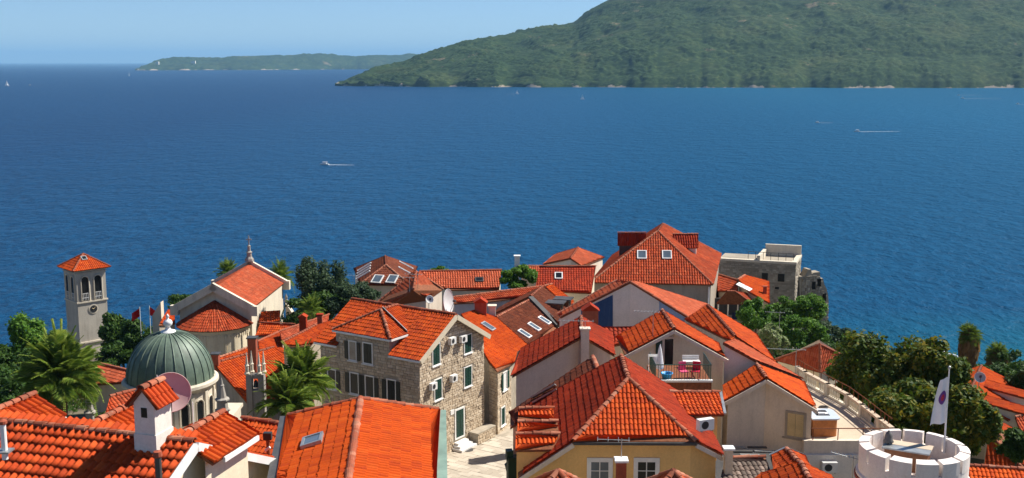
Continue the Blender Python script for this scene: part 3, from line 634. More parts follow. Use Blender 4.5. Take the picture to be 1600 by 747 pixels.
for x, y, s in ((701.7, 531.7, 'upper left air conditioner beside the gable window of the stone house'), (719, 528.6, 'upper right air conditioner close to the gable window of the stone house'), (672, 602.5, 'lower left air conditioner beside the middle window of the stone gable'), (704, 590, 'lower right air conditioner between the middle windows of the stone gable')): ac_unit(s, 'stone', x, y, .66, .5)
def wallrows(key, hitpx, zbase, name='stone_blocks', **kw):
    P, t_, n = wall_hit(key, *hitpx)
    for q in HOUSES[key]['quads']:
        tq = unit(V(q[1][0] - q[0][0], q[1][1] - q[0][1], 0)); nq = V(tq[1], -tq[0], 0)
        if abs(abs(np.dot(nq, n)) - 1) > 0.002 or abs(np.dot(P - q[0], nq)) > 0.15: continue
        L = np.linalg.norm((q[1] - q[0])[:2]); skp = []
        for kk, lst in SK.items():
            for (hp, w, h) in lst:
                if abs(np.dot(hp - q[0], nq)) < 0.1: s = np.dot(hp - q[0], tq); skp.append((s - w / 2, s + w / 2, hp[2] - h / 2, hp[2] + h / 2))
        masonry(key, name, q[0], q[1], zbase, lambda s, q=q, L=L: q[0][2] + (q[1][2] - q[0][2]) * s / L - 0.04, skp, **kw)
wallrows('stone', (717.7, 600), 33.3, bh=.19, bw=.36); wallrows('stone', (600, 580), 33.3, bh=.19, bw=.36)
q0_, q1_, zt0 = BAYQ; tq_ = unit(V(*(q1_ - q0_)[:2], 0)); zfac = max(q[0][2] for q in qH if abs(q[0][2] - q[1][2]) < .1)
masonry('stone', 'stone_blocks', q0_, q1_, zfac - .05, lambda s_: zt0 - .15, [(np.dot(hp - q0_, tq_) - w / 2, np.dot(hp - q0_, tq_) + w / 2, hp[2] - h / 2, hp[2] + h / 2) for l_ in SK.values() for hp, w, h in l_ if abs(np.dot(hp - q0_, nf)) < .3], .21, .4)
# ---- stone house N: orange + weathered roof beside it
r = Ridge((775, 496), 93.4, (828.5, 468)); NP_ = 27
ora = r.on('R', NP_, (720, 491), (741, 484), (775, 496), (826, 541), (801, 567), (777, 580), (764, 566)); drk = r.on('R', NP_, (775, 496), (828.5, 468), (872, 512), (826, 541))
house('nar', 'narrow_stone_house', 'narrow stone house with green shutters and bright orange roof beside the big stone house', [ora], 'mortar', 'tile_bright', 33.3, 0.22, indiv=True)
skylight('nar', 762, 511.5, 0.6, 1.0)
for x, y in ((788.5, 595), (785.5, 650)):
    ht = wall_hit('nar', x, y); window('nar', x, y, 0.62, 1.35, 'white_paint', 'white_paint' if y < 600 else 'green_paint', 1, y < 600, 'green_paint', hit=ht); sk('nar', ht, 0.9, 1.6)
wallrows('nar', (788, 620), 33.3); wallrows('nar', (769, 620), 33.3)
house('brn', 'brown_roofed_house', 'house with weathered brown roof and three skylights behind the orange roof', [drk, r.mirror(drk)], 'stucco_grey', 'tile_brown', 33, 0.2, ridges=[(r.a, r.b)], indiv=True)
for x, y in ((819, 523), (834, 512), (850, 502)): skylight('brn', x, y, 0.55, 1.0, 'white_paint')
trim_along('brn', drk[1] + V(0, 0, .1), drk[2] + V(0, 0, .1), 0.5, 0.35, 'lead', 'parapet', -0.05)
r2 = Ridge((829, 463), 101, (848, 447.5)); p = r2.on('R', 25, (829, 463), (848, 447.5), (888, 482), (874, 507))
house('brd', 'dormered_roof_house', 'dark roofed house with two lead shed dormers behind the parapet', [p, r2.mirror(p)], 'stucco_grey', 'tile_brown', 32, 0.2, ridges=[(r2.a, r2.b)], indiv=False)
for (x, y) in ((866, 478), (878, 472)):
    P, n = roof_hit('brd', x, y); d = r2.down('R'); e = r2.e; mb = MB(); mb.fbox(P + V(0, 0, .35), e, d, 1.5, 0.12, -1.9, 1.0, up=unit(V(0, 0, 1) + d * .12)); dr = put('dormer', mb, 'lead', HOUSES['brd']['root'])
    mb = MB(); mb.fbox(P + V(0, 0, -0.1), e, d, 1.3, 0.75, -1.2, 0.75); put('dormer_wall', mb, 'wood', dr); mb = MB(); mb.fbox(P + d * .755 + V(0, 0, -.05), e, d, 0.9, 0.5, 0, 0.02); put('pane', mb, 'dark_glass_and_hole', dr)
r3 = Ridge((850, 447), 107, (861, 445)); p = r3.on('R', 24, (850, 447), (862, 444), (898, 472), (888, 481))
house('orb', 'small_orange_roof_house', 'small bright orange roof tucked behind the dark dormered roof', [p], 'stucco_cream', 'tile_bright', 31, 0.15, ridges=[(p[0], p[1])])
r4 = Ridge((706, 465), 104, (848, 447.5)); p = r4.on('R', 20, (706, 465), (848, 447.5), (825, 463.5), (758, 471.5), (707, 474))
house('lng', 'long_low_house', 'long low house with faded orange roof and grey rendered wall behind the stone gable', [p, [q + V(0, 0, 0) for q in r4.mirror(p)]], 'stucco_white', 'tile_mid', 31, 0.2, ridges=[(r4.a, r4.b)], indiv=False)
# ---- gabled row with ridges running towards the sea
def gabled(key, name, label, ap, D, back, le, re, pitchL, pitchR=None, lback=None, rback=None, wall='stucco_beige', tile='tile_new', tileR=None, ground=None, over=0.25, extra=0, **kw):
    r = Ridge(ap, D, back); pitchR = pitchR or pitchL
    L = r.on('L', pitchL, le)[0]; R = r.on('R', pitchR, re)[0]
    def pf(side, P, pb, pitch):
        run = np.dot(P - r.a, r.down(side)); al = np.dot(P - r.a, r.e)
        B = r.on(side, pitch, pb)[0] if pb else r.st(side, pitch, r.len + al * 0.3, run)
        return [r.a, r.b, B, P] if extra == 0 else [r.a, r.a + r.e * (r.len + extra), B + r.e * extra, P]
    fl, fr = pf('L', L, lback, pitchL), pf('R', R, rback, pitchR)
    house(key, name, label, [fl, fr], wall, tile, ground, over, ridges=[(fl[0], fl[1])], **kw); return r, fl, fr
rM, fl, fr = gabled('mid', 'rendered_house', 'low house with long grey rendered gable and an antenna chimney mid-town', (910, 526), 68, (908, 495), (800, 588), (960, 555), 27, lback=(808, 549), wall='stucco_grey', tile='tile_red', ground=33.5)
chimney('grey rendered chimney carrying an antenna on the long gable wall', fl[0] + V(0.15, -0.12, -0.5), 0.5, 0.45, 1.0, 'stucco_grey', 'stucco_grey', sink=2.0)
antenna('antenna on the grey chimney of the long rendered gable', fl[0] + V(0.15, -0.12, 0.55), 0.5, (-1, 0.1, 0), 2.2, 8)
rG, fl, fr = gabled('bal', 'balcony_house', 'ochre gabled house with dark green shutters opening on a roof balcony', (1053.5, 514), 68, (1035, 485), (976.5, 554), (1137, 560), 26, lback=(963.5, 526.5), rback=(1122, 537), wall='stucco_cream', tile='tile_new', ground=36)
trim_along('bal', fl[0] - V(0, .05, 0), fl[3] - V(0, .05, 0), 0.12, 0.2, 'stucco_grey', 'verge_trim', 0.16); trim_along('bal', fr[0] - V(0, .05, 0), fr[3] - V(0, .05, 0), 0.12, 0.2, 'stucco_grey', 'verge_trim', 0.16)
rT, fl, fr = gabled('gry', 'grey_gabled_house', 'grey rendered gabled house with beige shutters next to the sunny terrace', (1197.6, 591), 64, (1183, 569.5), (1131, 627), (1276.6, 639), 28, lback=(1129, 604), rback=(1255, 597), wall='stucco_grey', tile='tile_bright', ground=38.2)
trim_along('gry', fl[0] - V(0, .05, 0), fl[3] - V(0, .05, 0), 0.12, 0.2, 'stucco_grey', 'verge_trim', 0.16); trim_along('gry', fr[0] - V(0, .05, 0), fr[3] - V(0, .05, 0), 0.12, 0.2, 'stucco_grey', 'verge_trim', 0.16)
window('gry', 1243, 664, 0.95, 1.35, 'stone_wall', 'lead', 1, 0, 'beige_shutter', fw=0.13)
p = rT.on('R', 28, (1131, 541), (1150, 534.5), (1255, 597), (1184, 569.5)); p = [q + V(0, .3, .12) for q in p]
house('grb', 'pale_gabled_house', 'pale rendered house with pinkish orange roof behind the green-railed balcony', [p], 'stucco_white', 'tile_pink', 36, 0.12, indiv=True)
rF, fl, fr = gabled('red', 'red_gabled_house', 'house with deep red and orange roof slopes behind the balcony house', (1149, 526), 80, (1106, 477), (1143, 534), (1213, 568), 26, lback=(1071, 499), rback=(1181, 522), wall='stucco_beige', tile='tile_new', ground=33)
# blue-painted gable house
a = PD(985, 441, 92); r = Ridge.of(a, a + V(-0.15, 3.0, 0)); BWp = 29
lf = [r.a] + r.on('L', BWp, (964, 438.5), (872, 491), (876, 496)); rf = [r.a] + r.on('R', BWp, (1078, 498), (1106, 475.5), (990, 439))
house('blu', 'painted_gable_house', 'big pale gabled house with a dark blue painted panel on its end wall', [lf, rf], 'stucco_white', 'tile_pink', 33, 0.1, indiv=False, ridges=[(lf[0], lf[3]), (rf[0], rf[1]), (lf[1], lf[2])])
gq = unit(V(*(lf[3] - rf[1])[:2], 0)); qn = V(0, -1, 0); q0 = a + V(0, 0.05, 0)
mb = MB(); W4 = [lf[3] + V(0.05, .03, -.1), a + V(0, .03, -.1), rf[1] + V(-.05, .03, -.1)]
mb.add(W4 + [V(rf[1][0] - .05, rf[1][1] + .03, 32), V(a[0], a[1] + .03, 32), V(lf[3][0] + .05, lf[3][1] + .03, 32)], [(5, 4, 1, 0), (4, 3, 2, 1)]); put('gable_wall', mb, 'stucco_white', HOUSES['blu']['root'])
def panel(key, q, n, pix, mat, name, outw=0.04):
    mb = MB(); P = [PP(x, y, q + n * outw, n) for x, y in pix]; P2 = [p_ - n * outw * 0.9 for p_ in P]; k = len(P)
    mb.add(P + P2, [tuple(range(k)), tuple(range(2 * k - 1, k - 1, -1))] + [(i, i + k, (i + 1) % k + k, (i + 1) % k) for i in range(k)]); return put(name, mb, mat, HOUSES[key]['root'])
def hn(a_, b_): d_ = b_ - a_; q_ = unit(V(d_[1], -d_[0], 0)); return q_ if q_[1] < 0 else -q_
gnL, gnR = hn(W4[0], W4[1]), hn(W4[1], W4[2])
panel('blu', W4[1], gnL, [(908, 515), (957.5, 515), (957.5, 461), (908, 484.5)], 'blue_paint', 'painted_panel'); panel('blu', W4[1], gnR, [(1030, 515), (1068, 515), (1070, 496.5), (1030, 471)], 'pale_blue', 'painted_panel')
# chimney-like little red hut in front of the blue panel
chimney('small red hut-shaped chimney in front of the blue painted wall', PD(922, 503, 82), 1.15, 0.9, 0.95, 'brick_red', 'tile_red_o', kind='hut', sink=2)
# low tile roof between
r = Ridge((925, 515), 76, (990, 515)); p = r.on('R' if r.down('R')[1] < 0 else 'L', 22, (925, 512), (1010, 511), (985, 534), (958, 540), (945, 530))
house('low', 'low_tiled_lean_to', 'low lean-to of big red tiles below the blue painted gable', [p], 'stucco_grey', 'tile_red', 34, 0.1, cw=0.3, rl=0.4, amp=0.08, indiv=True)
# ---- yellow house
ap = PD(982, 592, 54); bkk = PZ(971, 556, ap[2]); r = Ridge.of(ap, bkk); YP = 33
hl, hrp = PZ(896, 689, ap[2] - 1.95), PZ(1088, 690, ap[2] - 1.95)
lv = r.on('L', YP, (896, 689), (809, 746), (812, 640)); rv = r.on('R', YP, (1088, 690), (1129, 711))
hl, hrp = lv[0], rv[0]; rbk = r.st('R', YP, r.len, np.dot(rv[1] - ap, r.down('R')))
yl = [ap, bkk, lv[2], lv[1], hl]; yr = [ap, hrp, rv[1], rbk, bkk]; yh = [ap, hl, hrp]
house('yel', 'yellow_house', 'yellow rendered house with a half-hipped red tile roof facing the viewer', [yl, yr, yh], 'stucco_yellow', 'tile_red', 36, 0.25, indiv=True, tiles={2: None}, ridges=[(ap, bkk), (ap, hl), (ap, hrp)])
yroot = HOUSES['yel']['root']
a, b, c = tile_geo(ccw(yh), 0.205, 0.36, 0.07); tag(link('roof_tiles', mesh_np('roof_tiles', a - rootloc(yroot), b, c), 'tile_new', yroot), kind='stuff')
trim_along('yel', hl - V(0, .06, 0), hrp - V(0, .06, 0), 0.12, 0.12, 'lead', 'gutter', 0.1)
for q1, q2 in ((hl, lv[1]), (hrp, rv[1])): trim_along('yel', q1 - V(0, .05, 0), q2 - V(0, .05, 0), 0.1, 0.2, 'stucco_grey', 'verge_trim', 0.18)
for x, pn in ((937, 'glass_sky'), (1010, 'dark_glass_and_hole')):
    window('yel', x, 740, 0.8, 1.15, 'white_paint', pn, None, fw=0.2)
# dormer lean-to with air conditioner on the right slope
e_ = V(1, 0.02, 0); D0 = PD(1131, 648, 54.5); D1 = PZ(1062, 648, D0[2]); U0 = PD(1124, 613.5, 57.2); U1 = PZ(1024, 613.5, U0[2]); dp = [D1, D0, U0, U1]
mbd = MB(); mbd.prism(ccw(dp), 0.1); dm = put('dormer_roof', mbd, 'rust', yroot); a, b, c = tile_geo(ccw(dp), 0.21, 0.36, 0.065); tag(link('roof_tiles', mesh_np('roof_tiles', a - rootloc(yroot), b, c), 'tile_new', dm), kind='stuff'); caps(yroot, U1, U0)
mb = MB(); mb.add([D1 + V(.5, .3, -2.5), D0 + V(-.25, .3, -2.5), D0 + V(-.25, .3, -.1), D1 + V(.5, .3, -.1)], [(0, 1, 2, 3)]); mb.add([D0 + V(-.25, .3, -2.5), U0 + V(-.25, 0, -3.5), U0 + V(-.25, 0, -.12), D0 + V(-.25, .3, -.1)], [(0, 1, 2, 3)]); put('dormer_wall', mb, 'stucco_yellow', yroot)
HOUSES['yel']['quads'].append([D0 + V(-.25, .3, -.1), D1 + V(.5, .3, -.1), D1 + V(.5, .3, -2.5), D0 + V(-.25, .3, -2.5)])
ac_unit('air conditioner under the tiled dormer eave of the yellow house', 'yel', 1097, 660, 0.78, 0.52)
trim_along('yel', U0 + V(.06, 0, .03), D0 + V(.06, 0, .03), 0.14, 0.1, 'zinc', 'flashing', 0.0)
# stepped lean-to roofs left of the yellow house
st_pix = [[(811, 639), (864, 638), (867, 656), (809, 657)], [(809, 660), (871, 659), (873, 674), (808, 676)], [(806, 679), (875, 678), (862, 702), (805, 703)]]; sf = []
for k, q in enumerate(st_pix):
    zlo = r.on('L', YP, q[2])[0][2] + .12; zhi = zlo + (.30, .27, .42)[k]; sf.append([PZ(*q[0], zhi), PZ(*q[1], zhi), PZ(*q[2], zlo), PZ(*q[3], zlo)])
house('stp', 'stepped_annex', 'narrow annex with three stepped strips of curved red tiles left of the yellow house', sf, 'stucco_yellow', 'tile_new', 34, 0.12, cw=0.2, rl=0.36, amp=0.075, indiv=True, ridges=[(f[0], f[1]) for f in sf])
# brown roof between yellow house and grey gable
p = [q + V(0, 0, -.55) for q in r.on('L', YP, (797, 645), (925, 558), (937, 586), (812, 648), (797, 668))]; r_ = Ridge.of(r.a + V(0, 0, -.5), r.b + V(0, 0, -.5))
p = r_.on('L', 30, (797, 645), (926, 558), (937, 586), (797, 668))
house('brw', 'worn_brown_roof_house', 'low house with worn brown roof and grey roof hatches below the grey gable wall', [p], 'stucco_grey', 'tile_brown', 33.4, 0.15, indiv=True, ridges=[(p[1], p[2])])
for x, y in ((855, 625), (853, 617)): 
    P, n = roof_hit('brw', x, y); u = unit(np.cross(V(0, 0, 1), n)); v = np.cross(n, u); mb = MB(); mb.fbox(P + n * .25, v, n, 1.5, 0.5, -0.05, 0.04, up=unit(u + n * .5)); put('roof_hatch', mb, 'zinc', HOUSES['brw']['root'])
# ---- orange roof at the bottom
r = Ridge((563, 624), 42, (545, 747)); bp = 16
far = r.on('R', bp, (451, 650))[0]; far2 = r.on('L', bp, (684, 641))[0]; dR, dL = r.down('R'), r.down('L')
rR, rL = np.dot(far - r.a, dR), np.dot(far2 - r.a, dL); end = r.a + r.e * 11
f1 = [r.a, end, r.st('R', bp, 11, rR * 0.92), far]; f2 = [r.a, end, r.st('L', bp, 11, rL * 0.95), far2]
f1 = [r.a, end, r.on('R', bp, (437, 760))[0] + r.e * 2.5, far]; f2 = [r.a, end, r.on('L', bp, (680, 760))[0] + r.e * 2.5, far2]
house('ora', 'orange_roofed_house', 'large flame orange roof with a green copper gutter at the bottom centre', [f1, f2], 'stucco_cream', 'tile_bright', 38, 0.25, cw=0.23, rl=0.37, amp=0.06, indiv=True, ridges=[(r.a, end)])
skylight('ora', 489, 692, 0.75, 0.55, 'zinc', 'glass_sky')
for a_, b_, m_ in ((f2[3], f2[2], 'copper_gutter'), (f1[3], f1[2], 'lead')):
    e_ = r.down('L' if m_ == 'copper_gutter' else 'R') * 0.16; trim_along('ora', a_ + e_, b_ + e_, 0.34, 0.12, m_, 'gutter', 0.05)
caps(HOUSES['ora']['root'], r.a, far, True); caps(HOUSES['ora']['root'], r.a, far2, True)
# low rusty roof left of it
r = Ridge((384, 655), 48.5, (441, 663)); sd = 'R' if r.down('R')[1] < 0 else 'L'; p = r.on(sd, 24, (380, 654), (443, 663), (437, 745), (376, 735))
house('rus', 'rusty_tiled_house', 'low house with a faded rust-coloured tile roof left of the flame orange roof', [p], 'stucco_beige', 'tile_new', 40, 0.1, cw=0.2, indiv=True, ridges=[(p[0], p[1])])
fp = roof_hit('rus', 420, 728)[0]; o = thing('flue_pipe', 'dark rusty flue pipe with a cowl on the rust-coloured roof', 'flue pipe', fp)
mb = MB(); mb.tube([fp - V(0, 0, .4), fp + V(0, 0, 1.15)], 0.075, 8); put('pipe', mb, 'rust', o); mb = MB(); mb.fbox(fp + V(0, 0, 1.3), V(1, 0, 0), V(0, 1, 0), 0.34, 0.3, -.12, .12); put('cowl', mb, 'iron', o); mb = MB(); mb.tube([fp + V(-.1, -.1, .7), fp + V(.1, -.1, .85)], .06, 6); put('clamp', mb, 'white_paint', o)
# ---- near left house with big individual roof tiles
def tile_mesh(cw, rl, amp, k):
    S_ = 8; mb = MB(); x = np.linspace(-0.5, 0.5, S_ + 1); tt = x + 0.5
    h = np.where(tt < 0.62, np.sin(np.clip(tt / 0.62, 0, 1) * math.pi), -0.12 * np.sin((tt - 0.62) / 0.38 * math.pi)) * amp
    th = 0.022; rows = []
    for (yy, lift) in ((-0.02, 0.052), (rl * 0.5, 0.03), (rl + 0.05, 0.006)): rows.append([V(x[i] * cw, yy + 0.004 * k, h[i] * (1.06 if yy < 0 else 1 - 0.04 * k) + lift) for i in range(S_ + 1)])
    vs = [p for r_ in rows for p in r_] + [p - V(0, 0, th) for p in rows[0]]; m_ = S_ + 1
    fs = [(a * m_ + i, a * m_ + i + 1, (a + 1) * m_ + i + 1, (a + 1) * m_ + i) for a in (0, 1) for i in range(S_)] + [(3 * m_ + i, 3 * m_ + i + 1, i + 1, i) for i in range(S_)]
    mb.add(vs, fs); me = mesh_np('roof_tile', np.array(mb.v), mb.f, mb.r); me.materials.append(MATS['tile_near']); me.polygons.foreach_set('use_smooth', [i < 2 * S_ for i in range(len(me.polygons))]); return me
attr_mat('tile_near', [(0, (0.32, 0.042, 0.012)), (0.1, (0.44, 0.052, 0.012)), (0.5, (0.57, 0.070, 0.013)), (1, (0.66, 0.105, 0.022))], 0.82, 0.12, (0.28, 0.040, 0.014), 0.55, 1.4, 'obj', 0.2)
def inframe(P, m=12):
    d = P - C0; D = d[1] * CP - d[2] * SP; x = 800 + FP * d[0] / D; y = 373.5 - FP * (d[1] * SP + d[2] * CP) / D
    return -m < x < 1600 + m and y < 747 + m
def tile_objects(face, parent, cw, rl, amp, limit=290):
    c, u, v, n, q = face_frame(ccw(face)); vmin, vmax = q[:, 1].min(), q[:, 1].max(); umin, umax = q[:, 0].min(), q[:, 0].max(); base = rootloc(parent)
    ms = [tile_mesh(cw, rl, amp, k) for k in range(3)]; R3 = Matrix(np.stack([u, v, n], 1).tolist()).to_4x4(); cnt = 0; rest = MB()
    cells = []
    for j in range(int((vmax - vmin) / rl) + 1):
        for i in range(int((umax - umin) / cw) + 1):
            vv_ = vmin + j * rl; uu = umin + (i + 0.5) * cw; lo, hi = urange(q, np.array([min(vv_ + rl * .5, vmax - 1e-3)]))
            if lo[0] - cw * .2 < uu < hi[0] + cw * .2: P = c + u * uu + v * vv_; cells.append((np.linalg.norm(P - C0), P))
    vis = sorted([k for k in cells if inframe(k[1])], key=lambda k: k[0])[:limit]; ids = set(id(k) for k in vis)
    for k in cells:
        P = k[1] + n * random.gauss(0, .004) + u * random.gauss(0, .006) + v * random.gauss(0, .008)
        if id(k) in ids:
            o = bpy.data.objects.new('roof_tile', random.choice(ms)); COL.objects.link(o); o.parent = parent
            m4 = R3 @ Matrix.Rotation(random.gauss(0, .012), 4, 'Z') @ Matrix.Rotation(random.gauss(0, .01), 4, 'X'); m4.translation = Vector(P - base); o.matrix_local = m4
        else:
            me = ms[0]; rest.add([P + u * x.co[0] + v * x.co[1] + n * x.co[2] for x in me.vertices], [tuple(f.vertices) for f in me.polygons])
    if rest.v: put('roof_tiles', rest, 'tile_near', parent, kind='stuff')
r = Ridge((304, 691), 33, (11, 659)); AP = 25; r = Ridge.of(r.a, r.b + r.e * 3.5); rA = r
fA = [r.a, r.b, r.st('L', AP, r.len, 4.0), r.st('L', AP, 0, 4.0)]; bA = r.on('R', AP, (434, 743))[0]; rnb = np.dot(bA - r.a, r.down('R'))
gA = [r.a, r.b, r.st('R', AP, r.len, rnb), r.st('R', AP, 0, rnb)]
house('nea', 'near_tiled_house', 'nearest house with big orange barrel tiles at the bottom left corner', [fA, gA], 'stucco_cream', 'tile_new', 41, 0.3, indiv=True, tiles={0: None}, ridges=[(r.a, r.b)])
nroot = HOUSES['nea']['root']; tile_objects(fA, nroot, 0.25, 0.40, 0.085)
for f in (fA, gA): trim_along('nea', f[0] - r.e * .06, f[3] - r.e * .06, 0.12, 0.26, 'white_paint', 'bargeboard', 0.13)
for k, (endp, eav) in enumerate((((349, 645), (388, 673)), ((53, 618), (90, 649)), ((200, 637), None))):
    E1 = PZ(*endp, r.a[2] - 0.02); dw = r.down('R'); back = np.dot(E1 - r.a, dw); S1 = E1 - dw * (back - 0.1); w = Ridge.of(S1, E1)
    run = np.dot(w.on('R', 27, eav)[0] - w.a, w.down('R')) if eav else 1.9; run = min(max(run, 1.2), 2.6)
    fs_ = [[w.a, w.b, w.st(s_, 27, w.len, run), w.st(s_, 27, 0, run)] for s_ in 'RL']
    mbd = MB(); vv, ff, rr = [], [], []; o_ = 0
    for f in fs_: f = ccw(f); mbd.prism(f, 0.1); a, b, c = tile_geo(f, 0.25, 0.4, 0.085, 0.045); vv.append(a); ff.append(b + o_); rr.append(c); o_ += len(a)
    wr = put('wing_roof', mbd, 'rust', nroot); tag(link('roof_tiles', mesh_np('roof_tiles', np.concatenate(vv) - rootloc(nroot), np.concatenate(ff), np.concatenate(rr)), 'tile_new', wr), kind='stuff'); caps(nroot, w.a, w.b, True, 0.08)
    mb = MB(); ins_ = 0.25
    for s_ in 'RL': A1, B1 = w.st(s_, 27, 0, run - ins_), w.st(s_, 27, w.len - .2, run - ins_); mb.add([A1 - V(0, 0, .1), B1 - V(0, 0, .1), B1 - V(0, 0, 3), A1 - V(0, 0, 3)], [(0, 1, 2, 3)])
    B1, B2 = w.st('R', 27, w.len - .2, run - ins_), w.st('L', 27, w.len - .2, run - ins_); mb.add([B1 - V(0, 0, .1), w.b - w.e * .2 - V(0, 0, .12), B2 - V(0, 0, .1), B2 - V(0, 0, 3), B1 - V(0, 0, 3)], [(0, 1, 2, 3, 4)]); put('wing_wall', mb, 'stucco_cream', nroot)
    trim_along('nea', w.st('R', 27, 0.6, run + .03), w.st('R', 27, w.len, run + .03), 0.1, 0.16, 'white_paint', 'fascia', 0.1)
# big stuccoed chimney with its own little tile roof
P0 = PD(211, 690, 31.6); tC = unit(V(0.93, -0.32, 0)); tC = unit(r.e * -1); nC = V(tC[1], -tC[0], 0)
nC = nC if nC[1] < 0 else -nC; tC = V(-nC[1], nC[0], 0)
F0 = roof_hit('nea', 213, 707)[0]; wC, dC, hC = 0.70, 0.85, 1.55
o = thing('chimney', 'tall white rendered chimney with a tiled gable cap on the nearest roof', 'chimney', F0, 'chimneys on the roofs')
cc = F0 + tC * wC / 2 - nC * dC / 2; mb = MB(); mb.fbox(cc, tC, nC, wC, hC + 1.2, -dC / 2, dC / 2, cz=hC / 2 - 0.6)
ga = cc + V(0, 0, hC); mb.add([ga + nC * dC / 2 - tC * wC / 2, ga + nC * dC / 2 + tC * wC / 2, ga + nC * dC / 2 + V(0, 0, .4), ga - nC * dC / 2 - tC * wC / 2, ga - nC * dC / 2 + tC * wC / 2, ga - nC * dC / 2 + V(0, 0, .4)], [(0, 1, 2), (5, 4, 3)])
mb.fbox(cc, tC, nC, wC + .06, .5, -dC / 2 - .03, dC / 2 + .03, cz=0.35); put('shaft', mb, 'stucco_white', o)
mb = MB(); mb.fbox(cc + nC * (dC / 2 + .002) + V(0, 0, hC - .28), tC, nC, .2, .3, 0, .012); put('opening', mb, 'dark_glass_and_hole', o)  # dark plate on the solid shaft, painted for the shade inside
rc_a, rc_b = ga + nC * (dC / 2 + .1) + V(0, 0, .47), ga - nC * (dC / 2 + .1) + V(0, 0, .47); ee = [(x_ * tC * (wC / 2 + .14)) for x_ in (1, -1)]
mbd = MB(); vv, ff, rr = [], [], []; o_ = 0
for s_ in ee:
    f = ccw([rc_a, rc_b, rc_b + s_ - V(0, 0, .56), rc_a + s_ - V(0, 0, .56)]); mbd.prism(f, .05); a, b, c = tile_geo(f, 0.2, 0.34, 0.07); vv.append(a); ff.append(b + o_); rr.append(c); o_ += len(a)
cr = put('cap', mbd, 'rust', o); tag(link('roof_tiles', mesh_np('roof_tiles', np.concatenate(vv) - rootloc(o), np.concatenate(ff), np.concatenate(rr)), 'tile_near', cr), kind='stuff'); caps(o, rc_a, rc_b, True, .04)
# flue at the far left, aerial rods
fp = PD(7, 702, 31.5); o = thing('vent_pipe', 'white vent pipe with an orange cowl at the left edge of the nearest roof', 'vent pipe', fp); mb = MB(); mb.tube([fp - V(0, 0, .3), fp + V(0, 0, .75)], 0.085, 10); put('pipe', mb, 'white_paint', o); mb = MB(); mb.lathe(fp + V(0, 0, .75), [(.1, 0), (.13, .02), (.13, .1), (0.02, .16)], 12); put('cowl', mb, 'brick_red', o); mb = MB(); mb.fbox(fp, V(1, 0, 0), V(0, 1, 0), .4, .05, -.2, .2, cz=-.05); put('base_flashing', mb, 'zinc', o)
fp = PD(248, 742, 29.5); o = thing('vent_pipe', 'short terracotta vent pipe below the tall white chimney', 'vent pipe', fp); mb = MB(); mb.tube([fp - V(0, 0, .3), fp + V(0, 0, .5)], .09, 10); put('pipe', mb, 'lead', o); mb = MB(); mb.lathe(fp + V(0, 0, .5), [(.1, 0), (.13, .03), (.11, .16), (.02, .18)], 12); put('cowl', mb, 'brick_red', o)
for x, y, D_, h, s in ((303, 676, 34.5, 1.0, 'thin white aerial rod on the wing ridge of the nearest house'), (248, 640, 40, 1.3, 'thin white aerial rod in front of the green dome')):
    p_ = PD(x, y, D_); o = thing('aerial_rod', s, 'antenna', p_, 'thin aerial rods'); mb = MB(); mb.tube([p_ - V(0, 0, .6), p_ + V(0, 0, h)], .016, 5); put('rod', mb, 'white_paint', o)
dish('big pink satellite dish in front of the green dome', PD(266, 614, 41), 0.74, (0.32, -0.85, 0.42), 'dish_pink', 1.6)
# ---- green-domed church
Dc = 78.0; cc = PD(266.5, 590, Dc); RZ = cc[2]; RD = 65.5 / FP * Dc
ch = thing('domed_church', 'domed church with a green copper dome on a pale arcaded drum', 'church', (cc[0], cc[1], 33)); base_c = cc
mb = MB(); HD = 3.35; mb.lathe(cc, [(RD * math.cos(a) ** 0.9, HD * math.sin(a)) for a in np.linspace(0, math.pi / 2 * .985, 16)], 64); dome = put('dome', mb, 'copper_dome', ch, True)
NS = 26
for k in range(NS):
    a = 2 * math.pi * (k + .3) / NS; mb = MB(); mb.tube([cc + V(math.cos(a) * RD * math.cos(q) ** .9 * 1.004, math.sin(a) * RD * math.cos(q) ** .9 * 1.004, HD * math.sin(q) * 1.004) for q in np.linspace(0.0, 1.5, 14)], 0.045, 5); put('standing_seam', mb, 'copper_dome', dome)
top = cc + V(0, 0, HD - .05); mb = MB(); mb.lathe(top, [(.55, 0), (.5, .12), (.22, .2), (.13, .38), (.16, .42), (.3, .55), (.33, .72), (.25, .88), (.1, .95), (.09, 1.1), (.14, 1.15), (.05, 1.3), (0.01, 1.34)], 16); put('finial', mb, 'white_paint', ch, True)
mb = MB(); mb.lathe(cc, [(RD * 1.0, .02), (RD * 1.05, .05), (RD * 1.11, -.05), (RD * 1.115, -.25), (RD * 1.05, -.42), (RD * 1.03, -.55), (RD * 1.0, -.62)], 64); put('cornice', mb, 'church_stone', ch)
mb = MB(); mb.lathe(cc, [(RD * 1.0, -.5), (RD * 1.0, -6)], 64); put('drum', mb, 'church_stone', ch)
def arch_panel(mb, P, t_, n, w, h, n1, k=8):
    pts = [P + t_ * x for x in (-w / 2, w / 2)]; top_ = [P + V(0, 0, h - w / 2) + t_ * (w / 2 * math.cos(a)) + V(0, 0, w / 2 * math.sin(a)) for a in np.linspace(0, math.pi, k + 1)]
    poly = [q + n * n1 for q in [pts[0], pts[1]] + top_]; mb.add(poly, [tuple(range(len(poly)))])
